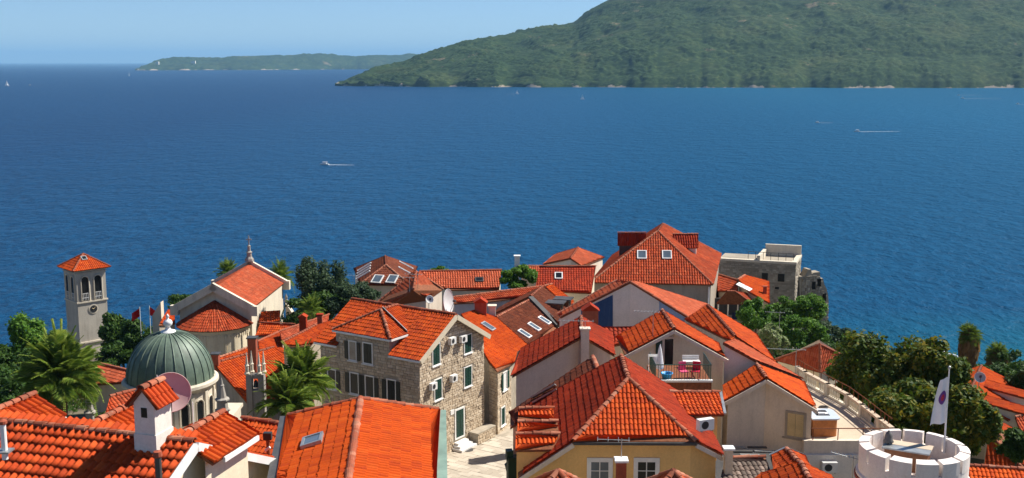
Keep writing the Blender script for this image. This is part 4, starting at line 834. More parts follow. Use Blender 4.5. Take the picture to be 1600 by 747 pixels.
for k in range(16):
    a = 2 * math.pi * (k + .5) / 16; n = V(math.cos(a), math.sin(a), 0); t_ = V(-n[1], n[0], 0); Pd = cc + n * RD * 1.0 - V(0, 0, 2.75)
    if n[1] > 0.35: continue
    mb = MB(); arch_panel(mb, Pd, t_, n, 0.46, 1.55, 0.015); wn = put('window', mb, 'dark_glass_and_hole', ch)
    mb = MB(); ar = [Pd + t_ * (.33 * math.cos(q)) + V(0, 0, 1.32 + .33 * math.sin(q)) + n * .03 for q in np.linspace(0, math.pi, 9)]; mb.tube([Pd + t_ * .33 + n * .03] + ar + [Pd - t_ * .33 + n * .03], .06, 5); put('window_surround', mb, 'church_stone', wn)
    n2 = V(math.cos(a + math.pi / 16), math.sin(a + math.pi / 16), 0); mb = MB(); Pq = cc + n2 * RD * 1.0 - V(0, 0, 1.75); mb.fbox(Pq, V(-n2[1], n2[0], 0), n2, .26, 2.3, 0, .12); put('pilaster', mb, 'church_stone', ch)
mb = MB(); s4 = 3.9; mb.box((cc[0] - s4, cc[1] - s4, 32), (cc[0] + s4, cc[1] + s4, RZ - 3.4)); mb.box((cc[0] - s4 - .15, cc[1] - s4 - .15, RZ - 3.398), (cc[0] + s4 + .15, cc[1] + s4 + .15, RZ - 3.15)); put('nave', mb, 'church_stone', ch)
def pinnacle(parent, P, h, w, name='pinnacle'):
    mb = MB(); r_ = w
    mb.lathe(P, [(r_ * 1.0, -3.5), (r_ * 1.0, 0), (r_ * 1.25, .05), (r_ * 1.25, .16), (r_ * .95, .22), (r_ * .9, h * .32), (r_ * 1.2, h * .34), (r_ * 1.2, h * .38), (r_ * .75, h * .42), (r_ * .38, h * .75), (r_ * .45, h * .77), (r_ * .3, h * .8), (r_ * .06, h)], 8); return put(name, mb, 'gothic_stone', parent)
pinnacle(ch, PD(142, 661, 74), 2.1, 0.36); pinnacle(ch, PD(348, 643, 75), 2.4, 0.42)
bc = PD(402, 655, 77); bt = thing('gothic_bell_cote', 'slender grey gothic bell-cote with pinnacles behind the palm', 'bell tower', (bc[0], bc[1], 32)); mb = MB()
for s_ in (-1, 1): mb.box((bc[0] + s_ * .42 - .2, bc[1] - .3, 32), (bc[0] + s_ * .42 + .2, bc[1] + .3, bc[2] + 3.3))
mb.box((bc[0] - .215, bc[1] - .2, 32), (bc[0] + .215, bc[1] + .25, bc[2] + 2.2)); mb.box((bc[0] - .215, bc[1] - .25, bc[2] + 3.0), (bc[0] + .215, bc[1] + .25, bc[2] + 3.28)); put('pillars', mb, 'gothic_stone', bt)
for s_ in (-1, 1):
    for q in (-.22, .22):
        mb = MB(); mb.lathe((bc[0] + s_ * .42 + q * .5, bc[1] + q, bc[2] + 3.3), [(.17, 0), (.2, .05), (.2, .12), (.13, .18), (.12, .6), (.17, .64), (.1, .74), (.02, 1.6)], 8); put('pinnacle', mb, 'church_stone', bt)
mb = MB(); mb.lathe((bc[0], bc[1], bc[2] + 2.35), [(.2, 0), (.17, .1), (.12, .4), (.03, .5)], 10); put('bell', mb, 'iron', bt)
# ---- white church with apse
r = Ridge((334, 449), 112, (390, 413)); CPt = 29; run = 3.85
fr_ = [r.a, r.b, r.st('R', CPt, r.len, run), r.st('R', CPt, 0, run)]; fl_ = r.mirror(fr_)
house('chu', 'white_church', 'white church with gabled nave, rounded apse and a finial cross facing the sea', [fr_, fl_], 'church_stone', 'tile_pink', 26, 0.15, cat='church', indiv=False, cw=0.24)
cr_ = HOUSES['chu']['root']
for en, nm in ((0, 'a'), (1, 'b')):
    A0 = r.a if en == 0 else r.b; s_ = -0.12 if en == 0 else .12; mb = MB()
    for f in (fr_, fl_):
        E1 = f[3] if en == 0 else f[2]; a_, b_ = A0 + r.e * s_, E1 + r.e * s_; d = unit(b_ - a_); mb.fbox((a_ + b_) / 2 + V(0, 0, .05), d, r.e, np.linalg.norm(b_ - a_) + .5, .75, -.22, .22, up=unit(np.cross(np.cross(d, V(0, 0, 1)), d)))
        mb.fbox(E1 + r.e * s_ + unit(E1 - A0) * .3 + V(0, 0, -.1), unit(V(*(E1 - A0)[:2], 0)), r.e, .8, 1.0, -.3, .3)
    put('gable_parapet', mb, 'church_stone', cr_)
tp = r.b + V(0, 0, .4); mb = MB(); mb.lathe(tp, [(.55, 0), (.5, .25), (.3, .5), (.28, .9), (.38, 1.0), (.2, 1.15), (.16, 1.6), (.22, 1.7), (.08, 1.85)], 8); mb.box(tp + V(-.05, -.05, 1.8), tp + V(.05, .05, 2.9)); mb.box(tp + V(-.3, -.045, 2.4), tp + V(.3, .045, 2.52)); put('finial_cross', mb, 'gothic_stone', cr_)
ac_ = r.a + r.e * 0.1; ra = 3.45; azm = math.atan2(-r.e[1], -r.e[0]); zr = 35.6; mb = MB()
mb.lathe((ac_[0], ac_[1], 0), [(ra, 25), (ra, zr - .5), (ra * 1.03, zr - .45), (ra * 1.06, zr - .1)], 40, azm - math.pi / 2, azm + math.pi / 2); put('apse_wall', mb, 'stucco_cream', cr_)
na_ = 11; vv, ff, rr = [], [], []; o_ = 0; mbd = MB(); apx_ = V(ac_[0], ac_[1], 37.85)
for k in range(na_):
    q0, q1 = azm - math.pi / 2 + math.pi * k / na_, azm - math.pi / 2 + math.pi * (k + 1) / na_; f = ccw([apx_, V(ac_[0] + math.cos(q0) * ra * 1.12, ac_[1] + math.sin(q0) * ra * 1.12, zr - .05), V(ac_[0] + math.cos(q1) * ra * 1.12, ac_[1] + math.sin(q1) * ra * 1.12, zr - .05)])
    mbd.prism(f, .08); a, b, c = tile_geo(f, 0.24, 0.4); vv.append(a); ff.append(b + o_); rr.append(c); o_ += len(a)
    n = V(math.cos((q0 + q1) / 2), math.sin((q0 + q1) / 2), 0); mb = MB(); t_ = V(-n[1], n[0], 0)
    mb.fbox(V(ac_[0], ac_[1], 0) + n * ra * 0.995, t_, n, .16, zr - 27, 0, .12, cz=(zr + 27) / 2 - .6); put('pilaster', mb, 'stucco_cream', cr_)
    for s_ in (-.3, 0, .3): mb = MB(); mb.fbox(V(ac_[0], ac_[1], zr - .75) + n * ra * .995, t_, n, .16, .3, 0, .11, cx=s_); put('corbel', mb, 'stucco_cream', cr_)
am = put('apse_roof', mbd, 'rust', cr_); tag(link('roof_tiles', mesh_np('roof_tiles', np.concatenate(vv) - rootloc(cr_), np.concatenate(ff), np.concatenate(rr)), 'tile_mid', am), kind='stuff')
mb = MB(); q = azm + .95; n = V(math.cos(q), math.sin(q), 0); mb.lathe((0, 0, 0), [(0.01, 0), (.3, 0), (.3, .06)], 16); pts_ = [np.array(p_) for p_ in mb.v]; t_ = V(-n[1], n[0], 0); mb.v = [tuple(V(ac_[0], ac_[1], zr - 2.7) + n * (ra + .02 + p_[2]) + t_ * p_[0] + V(0, 0, 1) * p_[1]) for p_ in pts_]; put('round_window', mb, 'white_paint', cr_)
# side wedges of the church with copper slopes
for s_, pix, D_ in ((1, (446, 474), 121), (-1, (251, 472), 116)):
    A1 = PD(*pix, D_); e2 = r.down('R') * s_; mb = MB(); hh = 3.0
    mb.add([A1, A1 + e2 * 1.0 - V(0, 0, 1.5), A1 + e2 * 1.0 - V(0, 0, hh + 4), A1 - V(0, 0, hh + 4), A1 + r.e * .8, A1 + r.e * .8 + e2 - V(0, 0, 1.5), A1 + r.e * .8 + e2 - V(0, 0, hh + 4), A1 + r.e * .8 - V(0, 0, hh + 4)], [(0, 1, 2, 3), (4, 7, 6, 5), (0, 4, 5, 1), (1, 5, 6, 2), (3, 7, 4, 0)]); w_ = put('buttress', mb, 'church_stone', cr_)
    if s_ < 0: continue
    mb = MB(); mb.add([A1 + V(0, 0, .05), A1 + r.e * .8 + V(0, 0, .05), A1 + r.e * .8 - e2 * .9 - V(0, 0, 2.3), A1 - e2 * .9 - V(0, 0, 2.3), A1 - V(0, 0, .1), A1 + r.e * .8 - V(0, 0, .1), A1 + r.e * .8 - e2 * .9 - V(0, 0, 2.45), A1 - e2 * .9 - V(0, 0, 2.45)], [(0, 1, 2, 3), (7, 6, 5, 4), (0, 3, 7, 4), (1, 0, 4, 5), (2, 1, 5, 6), (3, 2, 6, 7)]); put('copper_slope', mb, 'copper_gutter', w_)
    mb = MB(); mb.lathe(A1 + r.e * .4, [(.2, 0), (.25, .2), (.12, .4), (.17, .6), (.02, 1.0)], 8); put('finial', mb, 'gothic_stone', w_)
r5 = Ridge((409, 487), 116, (438, 486)); sd = 'R' if r5.down('R')[1] < 0 else 'L'; p = r5.on(sd, 24, (409, 486.5), (438, 485.5), (437, 506), (404, 506)); house('ch2', 'church_side_roof', 'small red lean-to roof along the right flank of the white church', [p], 'church_stone', 'tile_new', 27, .1, indiv=False, cat='annex')
r5 = Ridge((243, 495), 116, (272, 486)); p = r5.on('R', 26, (262, 484), (273, 484), (273, 506), (248, 508)); house('ch3', 'church_side_roof', 'small red lean-to roof left of the rounded apse', [p], 'church_stone', 'tile_new', 27, .1, indiv=False, cat='annex')
# ---- bell tower
Dt = 136.0; n0 = PD(118, 424, Dt); th = math.radians(44); ta = V(math.cos(th), math.sin(th), 0); tb = V(-math.sin(th), math.cos(th), 0); S_ = 3.76; zt = n0[2]; tw_c = n0 + (ta + tb) * S_ / 2
tw = thing('bell_tower', 'tall grey stone bell tower with clock and red pyramid roof by the sea', 'bell tower', (tw_c[0], tw_c[1], 20))
mb = MB(); mb.fbox(V(tw_c[0], tw_c[1], 0), ta, tb, S_, zt - 18 + .2, -S_ / 2, S_ / 2, cz=(zt + 18 + .2) / 2); put('shaft', mb, 'tower_stone', tw)
for dz, ex, hh in ((0.0, .22, .22), (-.35, .1, .12), (-4.05, .12, .16), (-9.2, .14, .2), (-10.9, .3, .25)):
    mb = MB(); mb.fbox(V(tw_c[0], tw_c[1], zt + dz), ta, tb, S_ + 2 * ex, hh, -S_ / 2 - ex, S_ / 2 + ex); put('cornice', mb, 'church_stone' if dz < -4 or dz == 0 else 'tower_stone', tw)
mb = MB(); mb.fbox(V(tw_c[0], tw_c[1], (18 + zt - 10.9) / 2), ta, tb, S_ + .5, zt - 10.9 - 18, -S_ / 2 - .25, S_ / 2 + .25); put('plinth', mb, 'stone_wall', tw)
for P_, t_, n in ((n0 + ta * S_ / 2, ta, -tb), (n0 + tb * S_ / 2, tb, -ta)):
    for s_ in (-.82, .82):
        mb = MB(); arch_panel(mb, P_ + t_ * s_ - V(0, 0, 3.85), t_, n, .82, 3.0, .03); w_ = put('arched_opening', mb, 'dark_glass_and_hole', tw)  # flat dark panel, belfry shade is in its colour, no hole cut
        mb = MB(); b_ = P_ + t_ * s_ - V(0, 0, 3.85) + n * .05; ar = [b_ + t_ * (.5 * math.cos(q)) + V(0, 0, 2.59 + .5 * math.sin(q)) for q in np.linspace(0, math.pi, 9)]; mb.tube([b_ + t_ * .5] + ar + [b_ - t_ * .5], .09, 5); put('arch_surround', mb, 'church_stone', w_)
        mb = MB()
        for q in (0.35, .9): mb.fbox(b_ + V(0, 0, q), t_, n, .82, .05, 0, .04)
        for q in np.linspace(-.3, .3, 4): mb.fbox(b_ + V(0, 0, .45), t_, n, .04, .85, .005, .035, cx=q)
        put('railing', mb, 'white_paint', w_)
cp = n0 + ta * S_ * .52 - V(0, 0, 5.05); mb = MB(); K = 24
mb.add([cp - tb * .06] + [cp - tb * .06 + ta * .62 * math.cos(2 * math.pi * i / K) + V(0, 0, .62 * math.sin(2 * math.pi * i / K)) for i in range(K)], [(0, i + 1, (i + 1) % K + 1) for i in range(K)]); ck = put('clock', mb, 'church_stone', tw)
mb = MB(); mb.add([cp - tb * .09] + [cp - tb * .09 + ta * .46 * math.cos(2 * math.pi * i / K) + V(0, 0, .46 * math.sin(2 * math.pi * i / K)) for i in range(K)], [(0, i + 1, (i + 1) % K + 1) for i in range(K)]); put('clock_face', mb, 'dark_grille', ck)
for dx_, dz_ in ((.22, .26), (-.2, .12)):
    mb = MB(); mb.tube([cp - tb * .11, cp - tb * .11 + ta * dx_ + V(0, 0, dz_)], .035, 4); put('clock_hand', mb, 'beige_shutter', ck)
ap_ = V(tw_c[0], tw_c[1], zt + 1.75); co = [tw_c + ta * sx * (S_ / 2 + .5) + tb * sy * (S_ / 2 + .5) for sx, sy in ((-1, -1), (1, -1), (1, 1), (-1, 1))]; vv, ff, rr = [], [], []; o_ = 0; mbd = MB()
for k in range(4):
    q0, q1 = V(co[k][0], co[k][1], zt + .12), V(co[(k + 1) % 4][0], co[(k + 1) % 4][1], zt + .12); f = ccw([ap_, q0, q1]); mbd.prism(f, .1); a, b, c = tile_geo(f, 0.24, 0.38); vv.append(a); ff.append(b + o_); rr.append(c); o_ += len(a)
rt = put('roof', mbd, 'rust', tw); tag(link('roof_tiles', mesh_np('roof_tiles', np.concatenate(vv) - rootloc(tw), np.concatenate(ff), np.concatenate(rr)), 'tile_new', rt), kind='stuff')
for k in range(4): caps(tw, V(co[k][0], co[k][1], zt + .12), ap_, False)
HOUSES['tow'] = dict(root=tw, faces=[ccw([ap_, V(*co[0][:2], zt + .12), V(*co[1][:2], zt + .12)])], quads=[]); skylight('tow', 131, 404, .5, .5, 'zinc', 'dark_glass_and_hole')
# ---- roofs between the church and the stone house
def slope(key, name, label, p1, D, p2, pitch, pix, wall='stucco_beige', tile='tile_new', ground=None, side=None, **kw):
    r = Ridge(p1, D, p2); sd = side or ('R' if r.down('R')[1] < 0 else 'L'); p = r.on(sd, pitch, *pix); kw.setdefault('over', .12)
    house(key, name, label, [p], wall, tile, ground, ridges=[(p[0], p[1])], **kw); return r, p
slope('k1', 'courtyard_house', 'low red-roofed building right in front of the white church nave', (408, 505), 107, (459, 507), 23, [(408, 504), (462, 507), (470, 524), (399, 525)], indiv=False)
rk2, pk2 = slope('k2', 'courtyard_house', 'low house whose pale ridge runs up to a red chimney near the evergreen', (437, 518), 98, (514, 492), 24, [(437, 518), (514, 492), (512, 508), (482, 522), (440, 534)], tile='tile_pink', indiv=False)
slope('k3', 'courtyard_house', 'wing of the stone house with a white gutter over the shaded facade', (441, 535), 84, (494, 508), 25, [(441, 535), (494, 508), (522, 500), (487, 537), (478, 540), (445, 540)], wall='stone_wall', indiv=False)
slope('k4', 'courtyard_house', 'low red roof behind the slender gothic bell-cote', (403, 535), 96, (438, 518), 22, [(403, 534), (438, 518), (462, 528), (450, 556), (404, 546)], indiv=False)
slope('k5', 'big_red_roof_house', 'broad red tiled roof between the green dome and the palm', (333, 568), 86, (427, 543), 25, [(333, 568), (427, 543), (470, 572), (452, 625), (386, 629)], wall='gothic_stone', indiv=False)
slope('k6', 'courtyard_house', 'small red roof strip below the rounded apse right of the dome', (333, 557), 98, (400, 540), 22, [(333, 562), (395, 541), (412, 550), (345, 575)], wall='stucco_cream', indiv=False)
chimney('square brown chimney rising behind the gothic bell-cote', PD(395, 548, 84), .62, .62, 1.0, 'brick_red', 'lead', sink=2); chimney('low brown chimney close to the right of the green dome', PD(337, 562, 86), .55, .55, .45, 'brick_red', 'lead', sink=1.5)
chimney('red chimney on the pale ridge near the evergreen tree', PD(474, 512, 96), .6, .6, 1.0, 'tile_red_o', 'tile_red_o', kind='hut', sink=1.5); chimney('small red chimney on the pale ridge left of the stone house roof', PD(500, 501, 92), .4, .4, .5, 'brick_red', 'tile_red_o', sink=1.5)
slope('l1', 'small_pink_roof_house', 'low pinkish and orange hipped roof left of the green dome', (152, 567), 98, (196, 578), 24, [(152, 567), (205, 580), (206, 597), (148, 601), (128, 600)], tile='tile_pink', indiv=False)
slope('l2', 'small_red_roof_house', 'small red roof beside the drum of the green dome on its left', (172, 626), 62, (206, 618), 24, [(172, 620), (210, 610), (212, 660), (160, 662)], tile='tile_mid', indiv=True)
slope('l3', 'waterfront_house', 'pinkish tiled roof by the foot of the bell tower', (88, 527), 150, (106, 521), 24, [(84, 525), (108, 521), (112, 548), (98, 552)], tile='tile_pink', indiv=False)
slope('l4', 'waterfront_house', 'pinkish tiled roof at the far left edge by the water', (-20, 552), 140, (8, 551), 24, [(-25, 551), (9, 550), (18, 562), (-25, 570)], tile='tile_pink', indiv=False)
slope('l5', 'waterfront_house', 'pinkish low roof glimpsed behind the big palm left of the tower', (62, 556), 130, (86, 552), 24, [(60, 553), (92, 547), (98, 570), (60, 575)], tile='tile_pink', indiv=False)
# ---- waterfront roofs, centre
r = Ridge((603, 414), 126, (602, 400)); f1p = 30
eL = r.on('L', f1p, (562, 444.5), (550, 446), (553, 419.5)); eR = r.on('R', f1p, (642, 446), (652, 417)); q_ = 0
fL = [r.a, r.b, eL[2], eL[0]]; fR = [r.a, r.b, eR[1], eR[0]]; fF = [r.a, eL[0], eR[0]]
house('f1', 'attic_house', 'brown hipped roof house by the water with two front attic windows', [fL, fR, fF], 'stucco_grey', 'tile_brown', 26, .2, indiv=False, ridges=[(r.a, r.b), (r.a, eL[0]), (r.a, eR[0])])
P_, n = roof_hit('f1', 600, 437); un = V(1, 0, 0)
for x in (590, 613):
    P_, n = roof_hit('f1', x, 437); skylight('f1', x, 437, .95, 1.2, 'white_paint', 'glass_sky', hit=(P_, n))
for k in range(4): skylight('f1', 570 - k * 0.7, 418 + k * 4.3, .32, 1.7, 'white_paint', 'glass_sky')
for k in range(2): skylight('f1', 634 - k * 1.0, 415.5 + k * 9, .32, 1.7, 'white_paint', 'glass_sky')
ap_ = PD(650.5, 425, 108); lb = [PZ(592, 471, ap_[2] - 2.6), PZ(612, 476, ap_[2] - 2.6)]; rb_ = [PZ(692, 452, ap_[2] - 2.0), PZ(668, 468, ap_[2] - 2.4)]; fk = PD(646, 452, 103)
house('f2', 'pyramid_roof_house', 'house with steep pinkish pyramid roof in front of the brown attic house', [[ap_, lb[0], lb[1], fk], [ap_, fk, rb_[1], rb_[0]], [fk, lb[1], rb_[1]]], 'stucco_grey', 'tile_pink', 29, .12, indiv=False, ridges=[(ap_, fk), (lb[0], ap_), (ap_, rb_[0])])
slope('lr', 'seafront_long_house', 'long house with even rows of orange tiles facing the viewer by the sea', (658, 424), 118, (783, 422), 22, [(658, 424), (784, 422), (780, 452.5), (700, 453), (672, 440)], wall='stucco_cream', tile='tile_pink', cw=.26, amp=.08, indiv=False); skylight('lr', 749, 438, .7, .6, 'lead', 'dark_glass_and_hole')
slope('p1', 'red_slope_house', 'house with a plain dark red roof slope left of the big hipped roof', (843, 416), 112, (930, 416.5), 24, [(843, 416), (931, 416.5), (924, 458), (836, 454)], tile='tile_red', wall='stucco_cream', indiv=False, cw=.26); skylight('p1', 873, 432, .6, .9, 'white_paint', 'dark_glass_and_hole')
r = Ridge((891, 404), 122, (903, 387)); lf_ = r.on('L', 27, (849, 413), (868, 397)); rf_ = r.on('R', 27, (909, 416), (944, 402))
house('p2', 'seaside_gable_house', 'small gabled house with orange roof and grey gable beside the big hipped roof', [[r.a, r.b, lf_[1], lf_[0]], [r.a, r.b, rf_[1], rf_[0]]], 'stucco_grey', 'tile_pink', 28, .2, indiv=False, ridges=[(r.a, r.b)])
slope('p3', 'low_seaside_house', 'low orange roof strip left of the grey gable by the sea', (815, 416), 120, (846, 416), 18, [(815, 416), (848, 416), (846, 424), (812, 424)], tile='tile_pink', indiv=False)
chimney('tall white chimney standing against the sea near the vine', PD(808, 420, 116), .55, .55, 1.35, 'white_paint', 'white_paint', sink=2)
# big hipped house
r = Ridge((1028, 361), 118, (1032.5, 348.5)); ap_, bk_ = r.a, r.b; ze = ap_[2] - 4.4
e0, e1, e2 = PZ(923, 441, ze), PZ(1114, 444.6, ze), PZ(1126.5, 397, ze); e3 = e0 + (e2 - e1) * .9; bk_ = ap_ + unit(e2 - e1) * 5.5
house('bh', 'big_hipped_house', 'biggest house with a steep red hipped roof and tiled dormers above the sea', [[ap_, e0, e1], [ap_, e1, e2, bk_], [ap_, bk_, e3, e0], [bk_, e2, e3]], 'stone_wall', 'tile_mid', 28, .3, cw=.26, rl=.4, amp=.08, indiv=False, ridges=[(ap_, bk_), (ap_, e0), (ap_, e1), (bk_, e2)])
for x in (1003, 1042): skylight('bh', x, 399, .8, 1.05, 'white_paint', 'glass_sky')
bhr = HOUSES['bh']['root']
for (x0, x1, yt, yb, yw, s_) in ((965, 1009, 364, 383, 390, -1), (1051, 1091, 366, 387, 400, 1)):
    z1 = PD(x0, yb, 119)[2]; z2 = z1 + 1.3; f = ccw([PZ(x0, yb, z1), PZ(x1, yb, z1), PZ(x1, yt, z2), PZ(x0, yt, z2)]); c0, c1 = [q for q in f if abs(q[2] - z1) < .01], [q for q in f if abs(q[2] - z2) < .01]
    mbd = MB(); mbd.prism(f, .1); dm = put('dormer_roof', mbd, 'rust', bhr); a, b, c = tile_geo(f, .26, .4, .08); tag(link('roof_tiles', mesh_np('roof_tiles', a - rootloc(bhr), b, c), 'tile_red', dm), kind='stuff')
    lo, hi = sorted(c0, key=lambda q: q[0]), sorted(c1, key=lambda q: q[0]); caps(bhr, hi[0], hi[1], False)
    mb = MB(); zz = V(0, 0, -2.2); mb.add([lo[0] + V(.2, .2, -.1), lo[1] + V(-.2, .2, -.1), hi[1] + V(-.2, -.2, -.12), hi[0] + V(.2, -.2, -.12)] + [lo[0] + V(.2, .2, -2.2), lo[1] + V(-.2, .2, -2.2), hi[1] + V(-.2, -.2, -3.5), hi[0] + V(.2, -.2, -3.5)], [(0, 1, 5, 4), (1, 2, 6, 5), (3, 0, 4, 7)]); put('dormer_wall', mb, 'lead' if s_ < 0 else 'stucco_white', dm)
mb = MB(); pc = e1 + (ap_ - e1) * .03; mb.tube([e1 + V(-.35, .3, -.3), e1 + V(-.35, .3, -8)], .09, 6); put('downpipe', mb, 'white_paint', bhr)
# ---- fortress
HOUSES['for'] = dict(quads=[], faces=[], roof=None)
A0 = PD(1120, 408, 142); B0 = PD(1243, 412, 139); zf = (A0[2] + B0[2]) / 2; A0[2] = B0[2] = zf; C1 = PZ(1251.5, 401.5, zf)
fo = thing('sea_fortress', 'grey stone sea fortress wall with small dark windows beside the hipped house', 'fortress', (B0[0] - 4, B0[1] + 2, 18)); HOUSES['for']['root'] = fo
D1_ = A0 + (C1 - B0); mb = MB(); lo_ = [V(p_[0], p_[1], 14) for p_ in (A0, B0, C1, D1_)]; up_ = [A0, B0, C1, D1_]; mb.add(lo_ + up_, [(0, 1, 5, 4), (1, 2, 6, 5), (2, 3, 7, 6), (3, 0, 4, 7), (4, 5, 6, 7)]); put('wall', mb, 'fort_stone', fo)
tF = unit(B0 - A0); nF = V(tF[1], -tF[0], 0); tG = unit(C1 - B0)
mb = MB(); mb.fbox((A0 + B0) / 2, tF, nF, np.linalg.norm(B0 - A0) + .3, .3, -.5, .12, cz=.15); mb.fbox((C1 + B0) / 2, tG, np.cross(tG, V(0, 0, 1)), np.linalg.norm(C1 - B0), .3, -.5, .12, cz=.152); put('coping', mb, 'church_stone', fo)
u0 = A0 + tF * np.linalg.norm(PZ(1185, 410, zf) - A0); mb = MB(); ln = np.linalg.norm(C1 - D1_ - (u0 - A0)); mb.fbox((C1 + D1_ + (u0 - A0)) / 2, tF, nF, ln, 1.5, -.3, .1, cz=.75); mb.fbox(u0 + tG * np.linalg.norm(C1 - B0) / 2, tG, tF, np.linalg.norm(C1 - B0), .9, -.2, .2, cz=.45); put('upper_parapet', mb, 'church_stone', fo)
mb = MB()
for k in range(7): mb.tube([B0 - tF * (.4 + k * .95) + tG * 1.2 + V(0, 0, .05), B0 - tF * (.4 + k * .95) + tG * 1.2 + V(0, 0, 1.15)], .035, 4)
mb.tube([B0 - tF * .4 + tG * 1.2 + V(0, 0, 1.15), B0 - tF * 6.1 + tG * 1.2 + V(0, 0, 1.15)], .035, 4); put('railing', mb, 'iron', fo)
for x, y, w, h in ((1220.5, 434, .8, 1.0), (1195, 432, .75, .9), (1214, 450, .5, .3)):
    P_ = PP(x, y, A0, nF); mb = MB(); mb.fbox(P_, tF, nF, w, h, -.02, .1); SK.setdefault('fort', []).append((P_, w + .1, h + .1)); put('window', mb, 'dark_glass_and_hole', fo)
def skips(q0, tq):
    return [(np.dot(p_ - q0, tq) - w / 2, np.dot(p_ - q0, tq) + w / 2, p_[2] - h / 2, p_[2] + h / 2) for p_, w, h in SK['fort']]
masonry('for', 'stone_blocks', A0, B0, 17, lambda s: zf - .02, skips(A0, tF), .25, .42, 'fort_stone', .06); masonry('for', 'stone_blocks', B0, C1, 17, lambda s: zf - .02, (), .25, .42, 'fort_stone', .07)
# ruined bastion
ol = [(1250, 500), (1249, 432), (1257, 432), (1261, 425), (1263, 421), (1267.5, 421), (1268.5, 428), (1272, 426), (1281, 425), (1282, 436), (1286, 435), (1288, 444), (1292, 452), (1294, 462), (1295, 474), (1289, 482), (1292, 500)]
qn_ = unit(V(.25, -1, 0)); qb = PD(1270, 450, 143); F_ = [PP(x, y, qb, qn_) for x, y in ol]; ru = thing('ruined_bastion', 'crumbling ruined stone bastion with ragged top at the seaward end of the fortress', 'ruin', (qb[0], qb[1], 20)); k = len(F_); mb = MB()
for lay in range(3):
    pass
mb.add(F_ + [p_ - qn_ * 1.3 for p_ in F_], [tuple(range(k)), tuple(range(2 * k - 1, k - 1, -1))] + [(i, i + k, (i + 1) % k + k, (i + 1) % k) for i in range(k)]); mb.add([F_[0] - V(0, 0, 12), F_[-1] - V(0, 0, 12), F_[-1], F_[0]] + [p_ - qn_ * 1.3 for p_ in (F_[0] - V(0, 0, 12), F_[-1] - V(0, 0, 12), F_[-1], F_[0])], [(0, 1, 2, 3), (7, 6, 5, 4), (0, 4, 5, 1), (1, 5, 6, 2), (3, 7, 4, 0)]); put('wall', mb, 'fort_stone', ru)
HOUSES['rui'] = dict(root=ru); tq = V(-qn_[1], qn_[0], 0); oo = np.array([np.dot(p_ - F_[0], tq) for p_ in F_]); zz_ = np.array([p_[2] for p_ in F_]); od = np.argsort(oo[1:-1]); so_, sz_ = oo[1:-1][od], zz_[1:-1][od]
Lr = oo.max(); masonry('rui', 'stone_blocks', F_[0] + qn_ * .02, F_[0] + tq * Lr + qn_ * .02, 20, lambda s: float(np.interp(s, so_, sz_)) - .25, (), .36, .55, 'fort_stone', .12)
for x, y in ((1270.5, 446), (1279, 441), (1287, 464)): P_ = PP(x, y, qb, qn_); mb = MB(); mb.fbox(P_, tq, qn_, .5, 1.0, -.02, .2); put('opening', mb, 'dark_glass_and_hole', ru)  # dark blocks painted as the shade of holes in the masonry
# ---- house cluster below the fortress
r = Ridge((1153, 437), 124, (1164, 430)); p = r.on('R', 22, (1153, 437), (1164, 430), (1202, 440), (1202, 474), (1170, 456))
house('c1', 'fort_side_house', 'bright orange roof with a white roof panel below the fortress wall', [p], 'stucco_beige', 'tile_bright', 24, .15, indiv=False, ridges=[(p[0], p[1])])
P_, n = roof_hit('c1', 1162, 450); u = unit(np.cross(V(0, 0, 1), n)); v = np.cross(n, u)
for i in range(3):
    for j in range(2): mb = MB(); mb.fbox(P_ + u * (i - 1) * .45 + v * (j - .5) * .85 + n * .12, u, n, .4, .8, 0, .06, up=v); put('roof_panel', mb, 'white_paint', HOUSES['c1']['root'])
chimney('small dark chimney on the bright orange roof by the fortress', PD(1195, 455, 122.5), .35, .35, .5, 'brick_red', 'brick_red', sink=1)
slope('c2', 'fort_side_house', 'pinkish roof strip against the downpipe of the big hipped house', (1122, 429), 129, (1152, 438), 24, [(1120, 428), (1153, 438), (1153, 455), (1122, 455)], tile='tile_mid', indiv=False)
hipA, hipB = PD(1136, 455.5, 119), PD(1148, 455.5, 119); hipB[2] = hipA[2]; zc = hipA[2] - 1.45; q = [PZ(1120, 474, zc), PZ(1174, 474.5, zc), PZ(1177, 460, zc + .1)]
house('c3', 'loggia_house', 'small hipped tile roof over an open loggia with laundry', [[hipA, hipB, q[1], q[0]], [hipB, q[1], q[2]]], 'stone_wall', 'tile_mid', 24, .1, indiv=False, ridges=[(hipA, hipB), (hipB, q[1])], walls=False, cw=.26, amp=.08)
lg = HOUSES['c3']['root']; zb_ = zc - 1.9
mb = MB(); mb.box((q[0][0] + .1, q[0][1] + .3, 22), (q[1][0] - .1, q[0][1] + 4.5, zb_)); put('wall', mb, 'stone_wall', lg)
for x in np.linspace(q[0][0] + .25, q[1][0] - .25, 4): mb = MB(); mb.tube([V(x, q[0][1] + .45, zb_ - .1), V(x, q[0][1] + .45, zc)], .08, 6); put('post', mb, 'stucco_white', lg)
mb = MB(); mb.box((q[0][0] + .2, q[0][1] + 2.6, zb_), (q[1][0] - .2, q[0][1] + 2.8, zc)); put('back_wall', mb, 'lead', lg)
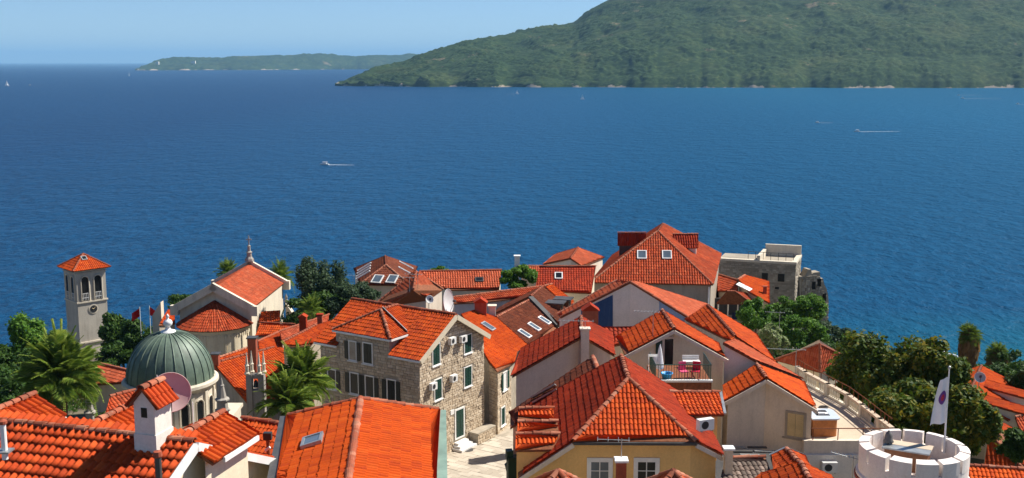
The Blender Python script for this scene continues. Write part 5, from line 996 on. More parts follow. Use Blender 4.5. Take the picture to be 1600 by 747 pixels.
for x, m_, w, s in ((1143, 'cloth_navy', .7, 'dark blue cloth hanging on the loggia railing'), (1156, 'cloth_navy', .9, 'black sheet hanging on the loggia railing by the white cloth'), (1164, 'cloth_white', .45, 'white cloth hanging on the loggia railing')):
    P_ = PZ(x, 484, zb_ + .7); o = thing('hanging_laundry', s, 'laundry', (P_[0], q[0][1] + .1, zb_ + .1), 'laundry on the loggia'); mb = MB(); vs = [V(P_[0] + (i / 6 - .5) * w, q[0][1] + .12 + .05 * math.sin(i * 2.1) - .1 * (1 - j), zb_ + .1 + .75 * j) for j in (0, 1) for i in range(7)]; mb.add(vs, [(i, i + 1, i + 8, i + 7) for i in range(6)]); put('cloth', mb, m_, o)
# ---- houses on the right
ap_ = PD(1280.6, 538.7, 92); zz = ap_[2] - 2.1; fc, lc, rc = PZ(1281, 581, zz), PZ(1212, 562, zz), PZ(1338, 566, zz)
house('rf', 'quiet_hipped_house', 'hipped orange-red roof between the terrace and the big tree', [[ap_, lc, fc], [ap_, fc, rc]], 'stucco_cream', 'tile_pink', 33, .15, indiv=False, ridges=[(ap_, fc), (ap_, lc), (ap_, rc)])
r = Ridge((1512.6, 621), 85, (1533, 572)); pr = r.on('R', 25, (1576, 657), (1587, 599)); prun = np.dot(pr[0] - r.a, r.down('R')); frr = [r.a, r.b, pr[1], pr[0]]; fll = [r.a, r.b, r.st('L', 25, r.len - .5, prun), r.st('L', 25, 0, prun)]
house('rh1', 'villa', 'villa with orange roof and two tiled shed dormers right of the flag', [frr, fll], 'stucco_beige', 'tile_bright', 30, .2, indiv=False, ridges=[(r.a, r.b)]); vr = HOUSES['rh1']['root']
for pix in ([(1541, 596), (1584, 600), (1584, 613), (1562, 611)], [(1531, 617.5), (1576.5, 620.5), (1576.5, 635.5), (1553, 634)]):
    top_ = r.on('R', 25, pix[0])[0]; P4 = r.on('R', 25, *pix); qh = [p_.copy() for p_ in P4]; dd = r.down('R')
    for p_ in qh: p_[2] = top_[2] + .35 - np.dot(p_ - top_, dd) * .14
    q2 = [top_ + V(0, 0, .1), top_ + V(0, 0, .1) - r.e * 2.1, top_ - r.e * 2.1 + dd * 3.3 + V(0, 0, -.45), top_ + dd * 3.3 + V(0, 0, -.45)]
    f = ccw(q2); mbd = MB(); mbd.prism(f, .1); dm = put('dormer_roof', mbd, 'rust', vr); a, b, c = tile_geo(f, .24, .38); tag(link('roof_tiles', mesh_np('roof_tiles', a - rootloc(vr), b, c), 'tile_new', dm), kind='stuff')
    mb = MB(); o1, o2 = q2[2] + r.e * .15 - dd * .2, q2[3] - r.e * .15 - dd * .2; mb.add([o1, o2, o2 - V(0, 0, 1.6), o1 - V(0, 0, 1.6)], [(0, 1, 2, 3)]); mb.add([o1, o1 - V(0, 0, 1.6), q2[1] + r.e * .15 - V(0, 0, .2)], [(0, 1, 2)]); put('dormer_wall', mb, 'stucco_white', dm)
    mb = MB(); c_ = (o1 + o2) / 2 + dd * .03 - V(0, 0, .7); mb.fbox(c_, r.e, dd, 1.0, .8, 0, .03); put('pane', mb, 'dark_glass_and_hole', dm)
dish('small dark satellite dish on the villa roof right of the flag', PD(1531, 590, 87), .42, (-.2, -.8, .5), 'dish_grey', .9)
a1, a2 = PD(1545, 678, 74), None; r = Ridge((1545, 678), 74, (1541, 650)); zlo = r.a[2] - 1.9; q = [PZ(1537, 730, zlo), PZ(1600, 734, zlo), PZ(1625, 690, zlo)]
house('rh2', 'lower_villa', 'red hipped roof below the villa with tree shade on its right slope', [[r.a, q[0], q[1]], [r.a, q[1], q[2], r.b]], 'stucco_beige', 'tile_new', 33, .15, indiv=True, ridges=[(r.a, q[1]), (r.a, r.b)], cw=.28, rl=.42)
slope('rh3', 'corner_roof_house', 'orange roof at the bottom right corner behind the white turret', (1508, 730), 60, (1600, 737), 22, [(1500, 727), (1625, 735), (1625, 785), (1490, 785)], tile='tile_bright', indiv=True, ground=36)
slope('rh4', 'edge_roof_house', 'orange roof sliver at the right edge beyond the lower villa', (1592, 640), 84, (1625, 640), 24, [(1586, 652), (1630, 640), (1630, 700), (1600, 690)], tile='tile_mid', indiv=False)
# small double gable at the bottom right centre
r = Ridge((1250, 725), 50, (1229.5, 702)); lL = r.on('L', 28, (1211, 737), (1204, 714)); rR = r.on('R', 28, (1270, 731), (1256, 713))
house('sg1', 'little_gabled_roof', 'upper little gabled tile roof below the grey gabled house', [[r.a, r.b, lL[1], lL[0]], [r.a, r.b, rR[1], rR[0]]], 'stucco_grey', 'tile_new', 38, .1, indiv=True, ridges=[(r.a, r.b)], cw=.2); mbt = trim_along('sg1', r.b + V(0, .1, .05), lL[1] + V(0, .1, .05), .14, .18, 'zinc', 'verge_trim', .05); trim_along('sg1', r.b + V(0, .1, .05), rR[1] + V(0, .1, .05), .14, .18, 'zinc', 'verge_trim', .05)
r = Ridge((1266, 750), 46.5, (1251, 723)); lL = r.on('L', 28, (1170, 760), (1188, 741)); rR = r.on('R', 28, (1316, 762), (1300, 745))
house('sg2', 'little_gabled_roof', 'lower little gabled tile roof at the bottom edge left of the turret', [[r.a, r.b, lL[1], lL[0]], [r.a, r.b, rR[1], rR[0]]], 'stucco_grey', 'tile_new', 39, .1, indiv=True, ridges=[(r.a, r.b)], cw=.2)
slope('old', 'old_lean_to', 'decayed lean-to with grey crumbling tiles right of the yellow house', (1135, 718), 52, (1198, 716), 14, [(1133, 716), (1196, 715), (1206, 745), (1185, 765), (1122, 765)], tile='tile_old', wall='stone_wall', ground=39, cw=.24) if 'tile_old' in MATS else None
# ---- terrace with balustrade, bar counter and rails
ZT = 40.3; base_px = [(1246, 592), (1258, 600), (1293, 619.5), (1325, 637), (1346, 653), (1374, 676), (1392, 690)]
bl = [PZ(x, y, ZT) for x, y in base_px]; fl0, fl1 = PZ(1262, 690, ZT), PZ(1392, 690, ZT); ter = thing('roof_terrace', 'sunlit terrace with pale paved floor above a grey parapet wall', 'terrace', (fl0[0] + 2, fl0[1] + 3, 36))
poly = ccw([fl0, fl1] + bl[::-1] + [V(fl0[0], bl[0][1], ZT)])
mb = MB(); mb.prism(poly, 6.0); put('floor', mb, 'terrace_floor', ter)
mb = MB(); mb.box((fl0[0] - .3, fl0[1] - .32, 34), (fl1[0] + .6, fl0[1] - .005, ZT + .16)); put('parapet', mb, 'stucco_grey', ter)
mb = MB()
for k in range(4): x = fl0[0] + .25 + k * (fl1[0] - fl0[0] - .5) / 3; mb.tube([V(x, fl0[1] - .16, ZT + .1), V(x, fl0[1] - .16, ZT + .85)], .03, 5)
mb.tube([V(fl0[0] + .1, fl0[1] - .16, ZT + .85), V(fl1[0] - .2, fl0[1] - .16, ZT + .85)], .032, 5); put('front_rail', mb, 'rust', ter)
mb = MB(); L0 = bl[1]; strip = [p_ + V(-.75, -.25, .004) for p_ in bl[1:-1]]
mb.tube([p_ + V(-.25, -.35, .02) for p_ in bl], .04, 4); put('drain_strip', mb, 'stucco_grey', ter)
bal = thing('balustrade', 'pale stone balustrade with rusty rail along the far edge of the terrace', 'balustrade', (bl[3][0], bl[3][1], ZT))
mbp = MB(); BALM = MB(); BALM.lathe((0, 0, 0), [(.06, 0), (.06, .06), (.035, .1), (.062, .24), (.05, .36), (.03, .46), (.055, .52), (.055, .58)], 8); bme = mesh_np('baluster', np.array(BALM.v), BALM.f, BALM.r); bme.materials.append(MATS['church_stone'])
for k in range(len(bl) - 1):
    a, b = bl[k], bl[k + 1]; e = unit(b - a); n = V(e[1], -e[0], 0); L = np.linalg.norm(b - a); m_ = (a + b) / 2
    mb = MB(); mb.fbox(m_, e, n, L, .16, -.12, .12, cz=.08); put('plinth', mb, 'church_stone', bal); mb = MB(); mb.fbox(m_, e, n, L + .1, .14, -.15, .15, cz=.81); put('top_rail', mb, 'terrace_floor', bal)
    mb = MB(); mb.fbox(a, e, n, .34, .9, -.16, .16, cz=.43); put('pier', mb, 'church_stone', bal)
    nb = int(L / .22)
    for i in range(1, nb):
        if (i % 9) in (7, 8): continue
        o = bpy.data.objects.new('baluster', bme); COL.objects.link(o); o.parent = bal; o.location = tuple(a + e * L * i / nb + V(0, 0, .16) - np.array(bal.location))
mb = MB(); top_ = [p_ + V(.05, .05, 1.35) for p_ in bl]; mb.tube(top_, .03, 5)
for k in range(len(bl) - 1):
    for i in range(3): q = bl[k] + (bl[k + 1] - bl[k]) * i / 3 + V(.05, .05, 0); mb.tube([q + V(0, 0, .85), q + V(0, 0, 1.35)], .028, 5)
put('iron_rail', mb, 'rust', bal)
c0 = PZ(1270, 684, ZT); bar = thing('bar_counter', 'curved bar counter with grey-blue top and orange wood front on the terrace', 'bar counter', (c0[0] + 1.2, c0[1] + .8, ZT)); w_, d_, h_ = 1.5, 1.75, 1.05; q0 = c0 + V(0, .15, 0)
def rrect(x0, y0, x1, y1, r_, k=5): return [V(x1 - r_ + r_ * math.cos(a), y0 + r_ + r_ * math.sin(a), 0) for a in np.linspace(-math.pi / 2, 0, k)] + [V(x1 - r_ + r_ * math.cos(a), y1 - r_ + r_ * math.sin(a), 0) for a in np.linspace(0, math.pi / 2, k)] + [V(x0, y1, 0), V(x0, y0, 0)]
mb = MB(); mb.prism([p_ + q0 + V(0, 0, h_) for p_ in rrect(0, 0, w_, d_, .3)], h_); put('front', mb, 'orange_wood', bar); mb = MB(); mb.prism([p_ + q0 + V(0, 0, h_ + .08) for p_ in rrect(-.05, -.12, w_ + .14, d_ + .1, .35)], .08); tp_ = put('worktop', mb, 'counter_top', bar)
mb = MB(); mb.box(q0 + V(.35, .5, h_ + .081), q0 + V(1.15, d_ - .2, h_ + .09)); put('well', mb, 'dark_grille', tp_); 
for lo_u, hi_u in (((.5, .6, .091), (.85, .8, .2)), ((.9, .62, .091), (1.08, .9, .16)), ((.45, 1.1, .091), (.75, 1.25, .25))): mb = MB(); mb.box(q0 + V(*lo_u) + V(0, 0, h_), q0 + V(*hi_u) + V(0, 0, h_)); put('bar_utensil', mb, 'white_paint', tp_)
mb = MB(); P_ = PZ(1287, 637, ZT); o = thing('floor_hose', 'coiled dark hose lying on the sunny terrace floor', 'hose', P_); mb.tube([P_ + V(.32 * math.cos(a) * (1 - a * .02), .2 * math.sin(a), .03 + .004 * a) for a in np.linspace(0, 12, 40)], .03, 5); put('coil', mb, 'lead', o)
# white annex below the terrace with an air conditioner
an = PZ(1262, 712, 39.2); mb = MB(); ax0, ax1 = PD(1258, 715, 62.5)[0], PD(1362, 715, 62.5)[0]; wy = fl0[1] - .55; wh = thing('white_annex', 'low white rendered annex under the terrace parapet', 'annex', (ax0 + 1.5, wy + 1, 37)); zA = PP(1300, 711, V(0, wy, 0), V(0, 1, 0))[2]
mb.box((ax0, wy, 34), (ax1, fl0[1] - .33, zA)); put('wall', mb, 'stucco_white', wh); HOUSES['wh'] = dict(root=wh, quads=[[V(ax0, wy, zA), V(ax1, wy, zA), V(ax1, wy, 34), V(ax0, wy, 34)]], faces=[]); ac_unit('air conditioner on the low white annex under the terrace', 'wh', 1294, 727, .85, .6)
antenna('white antenna in front of the low white annex by the turret', PD(1332, 745, 52), 1.0, (-1, .25, .2), 1.4, 9)
# ---- white crenellated turret with flagpole
Dt_ = 51.0; tc = PD(1428, 697, Dt_); rt_ = 2.42; zt_ = tc[2]; tu = thing('white_turret', 'round white crenellated turret at the bottom right', 'turret', (tc[0], tc[1], 37)); tcx = V(tc[0], tc[1], zt_)
mb = MB(); zf_ = -.75; mb.lathe(tcx, [(rt_ * 1.02, -6), (rt_ * 1.02, -1.55), (rt_ * 1.045, -1.5), (rt_ * 1.045, -1.35), (rt_, -1.3), (rt_, -.62), (rt_ - .42, -.62), (rt_ - .42, -1.1), (.01, -1.1)], 56); put('drum', mb, 'turret_white', tu)
mb = MB(); mb.lathe(tcx, [(rt_ * 1.03, -1.62), (rt_ * 1.07, -1.6), (rt_ * 1.07, -1.48), (rt_ * 1.03, -1.45)], 56); put('string_course', mb, 'brick_red', tu)
NM = 13
for k in range(NM):
    a0 = 2 * math.pi * k / NM + .06; a1 = a0 + 2 * math.pi / NM * .84; mb = MB(); S = 4; vs = []
    for z in (-.64, 0.0):
        for rr_ in (rt_ - .44, rt_ + .015): vs += [tcx + V(rr_ * math.cos(a0 + (a1 - a0) * i / S), rr_ * math.sin(a0 + (a1 - a0) * i / S), z + (.07 if z == 0 and rr_ < rt_ - .2 else 0)) for i in range(S + 1)]
    m_ = S + 1; fs = []
    for i in range(S): fs += [(2 * m_ + i, 3 * m_ + i, 3 * m_ + i + 1, 2 * m_ + i + 1), (m_ + i, m_ + i + 1, 3 * m_ + i + 1, 3 * m_ + i), (i + 1, i, 2 * m_ + i, 2 * m_ + i + 1)]
    fs += [(0, m_, 3 * m_, 2 * m_), (S + m_, S, 2 * m_ + S, 3 * m_ + S)]; mb.add(vs, fs); put('merlon', mb, 'turret_white', tu)
hb_ = tcx + V(-.25, .1, -1.1); o = thing('roof_hatch_hut', 'small brown hatch hut with a slatted pale roof inside the white turret', 'hut', hb_); eh = unit(V(.88, -.48, 0)); nh = V(-eh[1], eh[0], 0)
mb = MB(); mb.fbox(hb_, eh, nh, 1.9, .95, -.5, .5, cz=.475); put('box', mb, 'wood', o); mb = MB(); mb.fbox(hb_ + V(0, 0, 1.0), eh, nh, 2.1, .06, -.62, .0, up=unit(V(0, 0, 1) + nh * .25)); put('roof_panel', mb, 'zinc', o); mb = MB(); mb.fbox(hb_ + V(0, 0, 1.01), eh, nh, 2.1, .06, .01, .66, up=unit(V(0, 0, 1) + nh * .1)); put('roof_panel', mb, 'terrace_floor', o)
lb_ = tcx + V(-1.0, .55, -1.1); o = thing('bell_lamp', 'dark bell-shaped lamp on a post inside the white turret', 'lamp', lb_); mb = MB(); mb.tube([lb_, lb_ + V(0, 0, 1.25)], .045, 6); put('post', mb, 'iron', o); mb = MB(); mb.lathe(lb_ + V(0, 0, 1.12), [(.24, 0), (.25, .03), (.19, .1), (.17, .3), (.13, .42), (.06, .47), (.05, .53), (.01, .56)], 14); put('shade', mb, 'dish_dark', o, True)
fb = tcx + V(1.72, .75, -.62); fpo = thing('flagpole', 'white flagpole rising from the turret wall', 'flagpole', fb); mb = MB(); tpz = fb + V(0, 0, 4.1); mb.tube([fb, tpz], .05, 8, .03); put('pole', mb, 'white_paint', fpo); mb = MB(); mb.lathe(tpz, [(.03, 0), (.07, .05), (.06, .12), (.01, .16)], 8); put('finial', mb, 'zinc', fpo)
fg = thing('flag', 'limp white flag with a purple emblem hanging on the turret flagpole', 'flag', fb + V(0, 0, 1.4)); NU, NV = 14, 22; G_ = []
for j in range(NV + 1):
    for i in range(NU + 1):
        u_, v_ = i / NU, j / NV; wv = .62 * (.55 + .45 * v_ ** .7); x = -u_ * wv; y = .09 * math.sin(u_ * 8 + v_ * 2.2) * (.3 + v_) * u_ ** .3; G_.append(fb + V(x - .05 - .12 * v_ * u_, y - .05, 3.75 - v_ * 2.25 - u_ * .18 * (1 - v_ * .4)))
mb = MB(); mb.add(G_, [(j * (NU + 1) + i, j * (NU + 1) + i + 1, (j + 1) * (NU + 1) + i + 1, (j + 1) * (NU + 1) + i) for j in range(NV) for i in range(NU)]); put('cloth', mb, 'cloth_white', fg, True)
def flag_patch(cu, cv, ru, rv, mat, name, lift, hole=0):
    mb = MB(); K = 20
    def fp_(u_, v_): wv = .62 * (.55 + .45 * v_ ** .7); return fb + V(-u_ * wv - .05 - .12 * v_ * u_, .09 * math.sin(u_ * 8 + v_ * 2.2) * (.3 + v_) * max(u_, 0.001) ** .3 - .05 - lift, 3.75 - v_ * 2.25 - u_ * .18 * (1 - v_ * .4))
    vs = [fp_(cu + ru * q * math.cos(2 * math.pi * i / K), cv + rv * q * math.sin(2 * math.pi * i / K)) for q in (hole, .7, 1.0) for i in range(K)]
    mb.add(vs, [(a * K + i, a * K + (i + 1) % K, (a + 1) * K + (i + 1) % K, (a + 1) * K + i) for a in (0, 1) for i in range(K)]); put(name, mb, mat, fg, True)
flag_patch(.38, .42, .32, .15, 'emblem_purple', 'emblem', .012, .35); flag_patch(.38, .42, .17, .07, 'emblem_red', 'emblem_core', .02, .05)
# ---- roof balcony of the ochre house
bz = PD(1067, 597, 62.5)[2]; x0, x1 = PD(1023, 597, 62.5)[0], PD(1112, 597, 62.5)[0]; y0 = PD(1067, 597, 62.5)[1]; y1 = y0 + 3.6
mb = MB(); mb.box((x0, y0, bz - .95), (x1, y1, bz)); br = HOUSES['bal']['root']; put('balcony_slab', mb, 'rust', br); mb = MB(); mb.box((x0 - .05, y0 - .08, bz + .002), (x1 + .05, y0 + .14, bz + .12)); put('balcony_kerb', mb, 'white_paint', br)
mb = MB(); hr_ = 1.0
for q in np.linspace(x0 + .05, x1 - .05, 22): mb.tube([V(q, y0 + .05, bz + .1), V(q, y0 + .05, bz + hr_)], .014, 4)
mb.tube([V(x0, y0 + .05, bz + hr_), V(x1, y0 + .05, bz + hr_)], .03, 5)
for xx in (x0 + .04, x1 - .04):
    mb.tube([V(xx, y0 + .05, bz + hr_), V(xx, y1 - .9, bz + hr_)], .03, 5)
    for q in np.linspace(y0 + .2, y1 - 1, 12): mb.tube([V(xx, q, bz + .05), V(xx, q, bz + hr_)], .014, 4)
put('balcony_railing', mb, 'green_paint', br)
window('bal', 1046.5, 555, 0.75, 2.1, 'stucco_grey', 'dark_glass_and_hole', 1, 1, 'green_paint', fw=.16, name='balcony_door')
def chair(label, P, rot, mat):
    o = thing('balcony_chair', label, 'chair', P, 'plastic chairs on the balcony'); c, s_ = math.cos(rot), math.sin(rot); t_, n = V(c, s_, 0), V(-s_, c, 0); P = np.array(P)
    mb = MB(); mb.fbox(P + V(0, 0, .42), t_, n, .45, .05, -.22, .22); put('seat', mb, mat, o); mb = MB(); mb.fbox(P + V(0, 0, .68), t_, n, .45, .5, .19, .24); put('backrest', mb, mat, o)
    for a in (-.19, .19):
        for b in (-.18, .18): mb = MB(); mb.tube([P + t_ * a + n * b, P + t_ * a + n * b + V(0, 0, .42)], .022, 5); put('leg', mb, mat, o)
chair('pink chair on the green-railed balcony', V(x0 + 1.75, y0 + .75, bz), .3, 'cloth_pink'); chair('red chair on the green-railed balcony', V(x0 + 2.45, y0 + .8, bz), -.4, 'cloth_red')
P_ = V(x0 + .75, y0 + .5, bz); o = thing('wash_tub', 'bright blue tub on the green-railed balcony', 'tub', P_); mb = MB(); mb.lathe(P_, [(.01, .02), (.24, .02), (.32, .36), (.36, .37), (.36, .4), (.3, .4), (.22, .06)], 16); put('tub', mb, 'plastic_blue', o, True)
P_ = V(x0 + .35, y0 + .85, bz); o = thing('folded_parasol', 'folded white parasol at the left end of the balcony', 'parasol', P_); mb = MB(); mb.tube([P_, P_ + V(.05, 0, 2.0)], .025, 6); put('pole', mb, 'white_paint', o); mb = MB(); mb.lathe(P_ + V(.03, 0, .55), [(.2, 0), (.24, .1), (.16, .7), (.1, 1.1), (.03, 1.4)], 9); put('cloth', mb, 'cloth_white', o)
P_ = V(x0 + 2.55, y0 + 2.9, bz); o = thing('garden_bench', 'white slatted bench by the ochre wall on the balcony', 'bench', P_); mb = MB()
for k in range(4): mb = MB(); mb.fbox(P_ + V(0, -.2 + .13 * k, .42), V(1, 0, 0), V(0, 1, 0), 1.0, .035, 0, .1); put('slat', mb, 'white_paint', o)
for k in range(2): mb = MB(); mb.fbox(P_ + V(0, .34, .52 + .13 * k), V(1, 0, 0), V(0, 1, 0), 1.0, .09, 0, .035); put('back_slat', mb, 'white_paint', o)
for sx in (-.45, .45): mb = MB(); mb.box(P_ + V(sx - .03, -.2, 0), P_ + V(sx + .03, .36, .41)); put('leg', mb, 'white_paint', o)
P_ = V(x0 - .3, y0 + 1.6, bz + .2); o = thing('drying_rack', 'white wire drying rack with cloth left of the balcony door', 'drying rack', V(x0 + .2, y0 + 1.7, bz)); mb = MB(); q0 = V(x0 + .2, y0 + 1.7, bz)
for s_ in (-.35, .35): mb.tube([q0 + V(s_, -.25, 0), q0 + V(s_, .25, 1.1)], .015, 4); mb.tube([q0 + V(s_, .25, 0), q0 + V(s_, -.25, 1.1)], .015, 4)
for k in range(6): mb.tube([q0 + V(-.35, -.25 + .1 * k, 1.1), q0 + V(.35, -.25 + .1 * k, 1.1)], .01, 4)
put('wires', mb, 'white_paint', o); mb = MB(); mb.fbox(q0 + V(.1, -.26, .8), V(1, 0, 0), V(0, 1, 0), .4, .6, 0, .02); put('towel', mb, 'cloth_white', o)
antenna('thin antenna on the left roof slope of the balcony house', PD(1020, 524, 68.5), 1.6, (-1, .3, 0), 1.6, 8); antenna('tall antenna on the corner of the sunny terrace by the hipped roof', PZ(1246, 600, 40.3) + V(-.2, -.1, .3), 2.3, (-1, .15, 0), 2.6, 7)
antenna('antenna on the brick chimney before the yellow wall', PD(971, 712, 47), .75, (-1, .1, 0), 1.4, 4); chimney('brick chimney with white slab before the yellow house wall', PD(970, 760, 47), .42, .42, 1.15, 'brick_red', 'white_paint', sink=1)
chimney('tan post-like chimney with white cap at the corner of the yellow house', PD(1137, 745, 51), .36, .36, 1.35, 'stucco_beige', 'white_paint', sink=2)
for k, (px_, hw) in enumerate(((872, .95), (1052, 1.5))):
    ap_ = PD(px_, 736.5, 44.5); q = [ap_ + V(sx * hw, sy * hw, -hw * .85) for sx, sy in ((-1, -1), (1, -1), (1, 1), (-1, 1))]
    house('bc%d' % k, 'small_pyramid_roof', ('left' if k == 0 else 'right') + ' tip of a small tiled pyramid roof at the bottom before the yellow wall', [[ap_, q[i], q[(i + 1) % 4]] for i in range(4)], 'stucco_cream', 'tile_mid', 39, .15, indiv=True, ridges=[(ap_, q[i]) for i in range(4)])
for k in range(5):
    P_ = PZ(1150 + k * 11, 699 + (k % 3) * 6, 40.05); mb = MB(); mb.fbox(P_, unit(V(1, -.1 + .1 * (k % 2), 0)), V(0, 1, 0), 1.1, .06, -.12, .12); o = put('timber_board', mb, 'lead' if k % 2 else 'zinc'); tag(o, ['leftmost', 'second', 'third', 'fourth', 'rightmost'][k] + ' loose grey board from the left on the dark yard roof', 'board', 'loose boards in the yard')
mb = MB(); mb.box((PD(1128, 712, 57)[0], 55.2, 34), (PD(1255, 712, 57)[0], 60.2, 40.0)); o = put('yard_shed', mb, 'lead'); tag(o, 'dark flat-roofed yard shed below the grey gabled house', 'shed')
# rooftop bits near the stone house
dish('large grey satellite dish behind the ridge of the stone house', PD(697, 471, 84.5), 0.95, (.93, -.34, .12), 'dish_grey', 1.7)
dish('small white satellite dish left of the large grey dish', PD(671, 468, 98), .35, (.3, -.9, .3), 'white_paint', 1.0)
chimney('red tile-clad chimney left of the orange skylight roof', PD(751, 489, 93), 1.0, .8, .95, 'brick_red', 'tile_red_o', kind='hut', sink=1.5); chimney('short pale chimney with a slab right of the red tile-clad chimney', PD(769, 489, 94), .6, .6, .6, 'stucco_white', 'stucco_grey', sink=1.5)
for x, y, D_, s in ((597, 426, 130, 'pale antenna left of the brown attic roof'), (653, 447, 104, 'antenna on the pyramid roof'), (640, 452, 103, 'second antenna on the pyramid roof front'), (1218, 508, 95, 'pale horizontal antenna before the green bushes')): antenna(s, PD(x if x != 597 else 552, y if x != 597 else 445, D_), 1.2, (-1, .2, 0), 1.7, 6)
# ---- square: paving slabs, low stone wall, lantern, manhole
PZ0 = 33.38; mb = MB(); mb.box((-9, 58, 31), (3.2, 84, PZ0 - .035)); put('square', mb, 'mortar', kind='structure'); sq = bpy.data.objects['square']
pm = []
for k in range(3):
    mb = MB(); w, d = (.95, .55); mb.fbox(V(0, 0, 0), V(1, 0, 0), V(0, 1, 0), w - .02, .07, -d / 2 + .01, d / 2 - .01); me = mesh_np('paving_slab', np.array(mb.v), mb.f, mb.r); me.materials.append(MATS['paving']); pm.append(me)
rot = math.radians(-33); ex, ey = V(math.cos(rot), math.sin(rot), 0), V(-math.sin(rot), math.cos(rot), 0); cnt = 0
for j in range(-24, 24):
    for i in range(-14, 15):
        P_ = V(-1.5, 71, PZ0 - .035) + ex * (i * .95 + (j % 2) * .42) + ey * j * .55
        if not (-4.9 < P_[0] < 2.6 and 62 < P_[1] < 81.5): continue
        n_ = np.dot(P_[:2] - V(-4.0, 78.0)[:2], V(.82, -.57)[:2])
        if n_ < 0.2 or cnt >= 300: continue
        o = bpy.data.objects.new('paving_slab', random.choice(pm)); COL.objects.link(o); o.parent = sq; o.location = tuple(P_ + V(0, 0, random.uniform(-.012, .012))); o.rotation_euler = (random.gauss(0, .004), random.gauss(0, .004), rot); cnt += 1
P_, t_, n = wall_hit('stone', 746, 676); mb = MB(); HOUSES['lw'] = None
lw = thing('low_stone_wall', 'low stone planter wall beside the green door of the stone house', 'wall', V(*(P_ + n * .5)[:2], PZ0)); mb.fbox(V(P_[0], P_[1], PZ0 + .4), t_, n, 2.3, .8, 0.05, .85); put('core', mb, 'mortar', lw); HOUSES['lw'] = dict(root=lw); q0, q1 = V(P_[0], P_[1], 0) + n * .86 - t_ * 1.15, V(P_[0], P_[1], 0) + n * .86 + t_ * 1.15; masonry('lw', 'stone_blocks', q0, q1, PZ0, lambda s: PZ0 + .8, (), .2, .42); mb = MB(); mb.fbox(V(P_[0], P_[1], PZ0 + .84), t_, n, 2.4, .08, .06, .9); put('coping', mb, 'mortar', lw)
mb = MB(); P_ = PZ(731, 703, PZ0); mb.lathe(P_, [(.01, .03), (.4, .03), (.42, .0)], 16); o = put('manhole_cover', mb, 'lead'); tag(o, 'dark round manhole cover on the pale paved square', 'manhole cover')
lp = PZ(792, 772, PZ0); lp = PD(797, 747, 60); o = thing('street_lantern', 'dark green wall lantern at the edge of the square', 'lantern', lp); mb = MB(); mb.tube([lp + V(.35, 0, -4), lp + V(.35, 0, 1.0)], .06, 6); mb.tube([lp + V(.35, 0, .9), lp + V(.1, 0, 1.1), lp + V(-.1, 0, .95)], .03, 5); put('bracket', mb, 'iron', o); mb = MB(); mb.lathe(lp + V(-.1, 0, .35), [(.1, 0), (.2, .42), (.22, .44), (.1, .56), (.02, .62)], 6); put('lamp_head', mb, 'green_paint', o)
mb = MB(); P_ = PD(803, 735, 58.5); gn_ = thing('green_awning', 'dark green folded awning against the yellow annex by the square', 'awning', P_ - V(0, 0, .6)); mb.fbox(P_, V(.95, .2, 0), V(-.2, .95, 0), .75, 1.6, -.3, .25); mb.fbox(P_ + V(-.25, 0, .9), V(.95, .2, 0), V(-.2, .95, 0), .35, .5, -.25, .2); put('cloth', mb, 'green_paint', gn_)
# red flags near the bell tower
for x, y, s in ((220, 492, 'left small red flag on a white pole between tower and church'), (235, 490, 'right small red flag on a white pole between tower and church')):
    P_ = PD(x, y + 22, 118); o = thing('small_flag', s, 'flag', P_, 'small red flags by the church'); mb = MB(); mb.tube([P_ - V(0, 0, 2), P_ + V(0, 0, 2.4)], .04, 5); put('pole', mb, 'white_paint', o); mb = MB(); vs = [P_ + V((1 if x == 220 else -1) * -.9 * i / 5, .06 * math.sin(i * 1.7), 2.3 - .9 * j - .12 * i) for j in (0, 1) for i in range(6)]; mb.add(vs, [(i, i + 1, i + 7, i + 6) for i in range(5)]); put('cloth', mb, 'red_flag', o)
# ================================================================== VEGETATION
def leaf_cloud(clumps, n, size, flat=0.5, droop=0.0, seed=0):
    """leaf-sized faces spread through the clumps (centre, radii); denser near the skin"""
    g = np.random.default_rng(seed); cs = np.array([c for c, r in clumps]); rs = np.array([r for c, r in clumps]); wgt = (rs.prod(1)) ** (2 / 3); k = g.choice(len(cs), n, p=wgt / wgt.sum())
    d = g.normal(size=(n, 3)); d /= np.linalg.norm(d, axis=1)[:, None]; rad = g.random(n) ** 0.38 * (0.85 + 0.3 * g.random(n)); P = cs[k] + d * rad[:, None] * rs[k]
    P += g.normal(size=(n, 3)) * 0.06 * rs[k]
    nr = d * 0.7 + g.normal(size=(n, 3)) * flat + np.array([0, 0, 0.45]); nr /= np.linalg.norm(nr, axis=1)[:, None]
    a = np.cross(nr, g.normal(size=(n, 3))); a /= np.linalg.norm(a, axis=1)[:, None] + 1e-9; a[:, 2] -= droop; b = np.cross(nr, a)
    s = size * (0.55 + 0.9 * g.random(n))[:, None]; Vv = np.stack([P - a * s, P + b * s * 0.55, P + a * s, P - b * s * 0.55], 1).reshape(-1, 3)
    F = np.arange(4 * n).reshape(n, 4); shade = np.clip(g.normal(0.5, 0.22, n) + 0.25 * (g.random(len(cs))[k] - 0.5), 0, 1); return Vv, F, shade
def trunk(mb, a, b, r0, r1, bend=0.15, k=7):
    a, b = np.array(a, float), np.array(b, float); L = np.linalg.norm(b - a); pts = [a + (b - a) * t_ + V(math.sin(t_ * 5 + a[0]) * bend * L * .12, math.cos(t_ * 4 + a[1]) * bend * L * .12, 0) * t_ * (1 - t_) * 3 for t_ in np.linspace(0, 1, 6)]; mb.tube(pts, r0, k, r1)
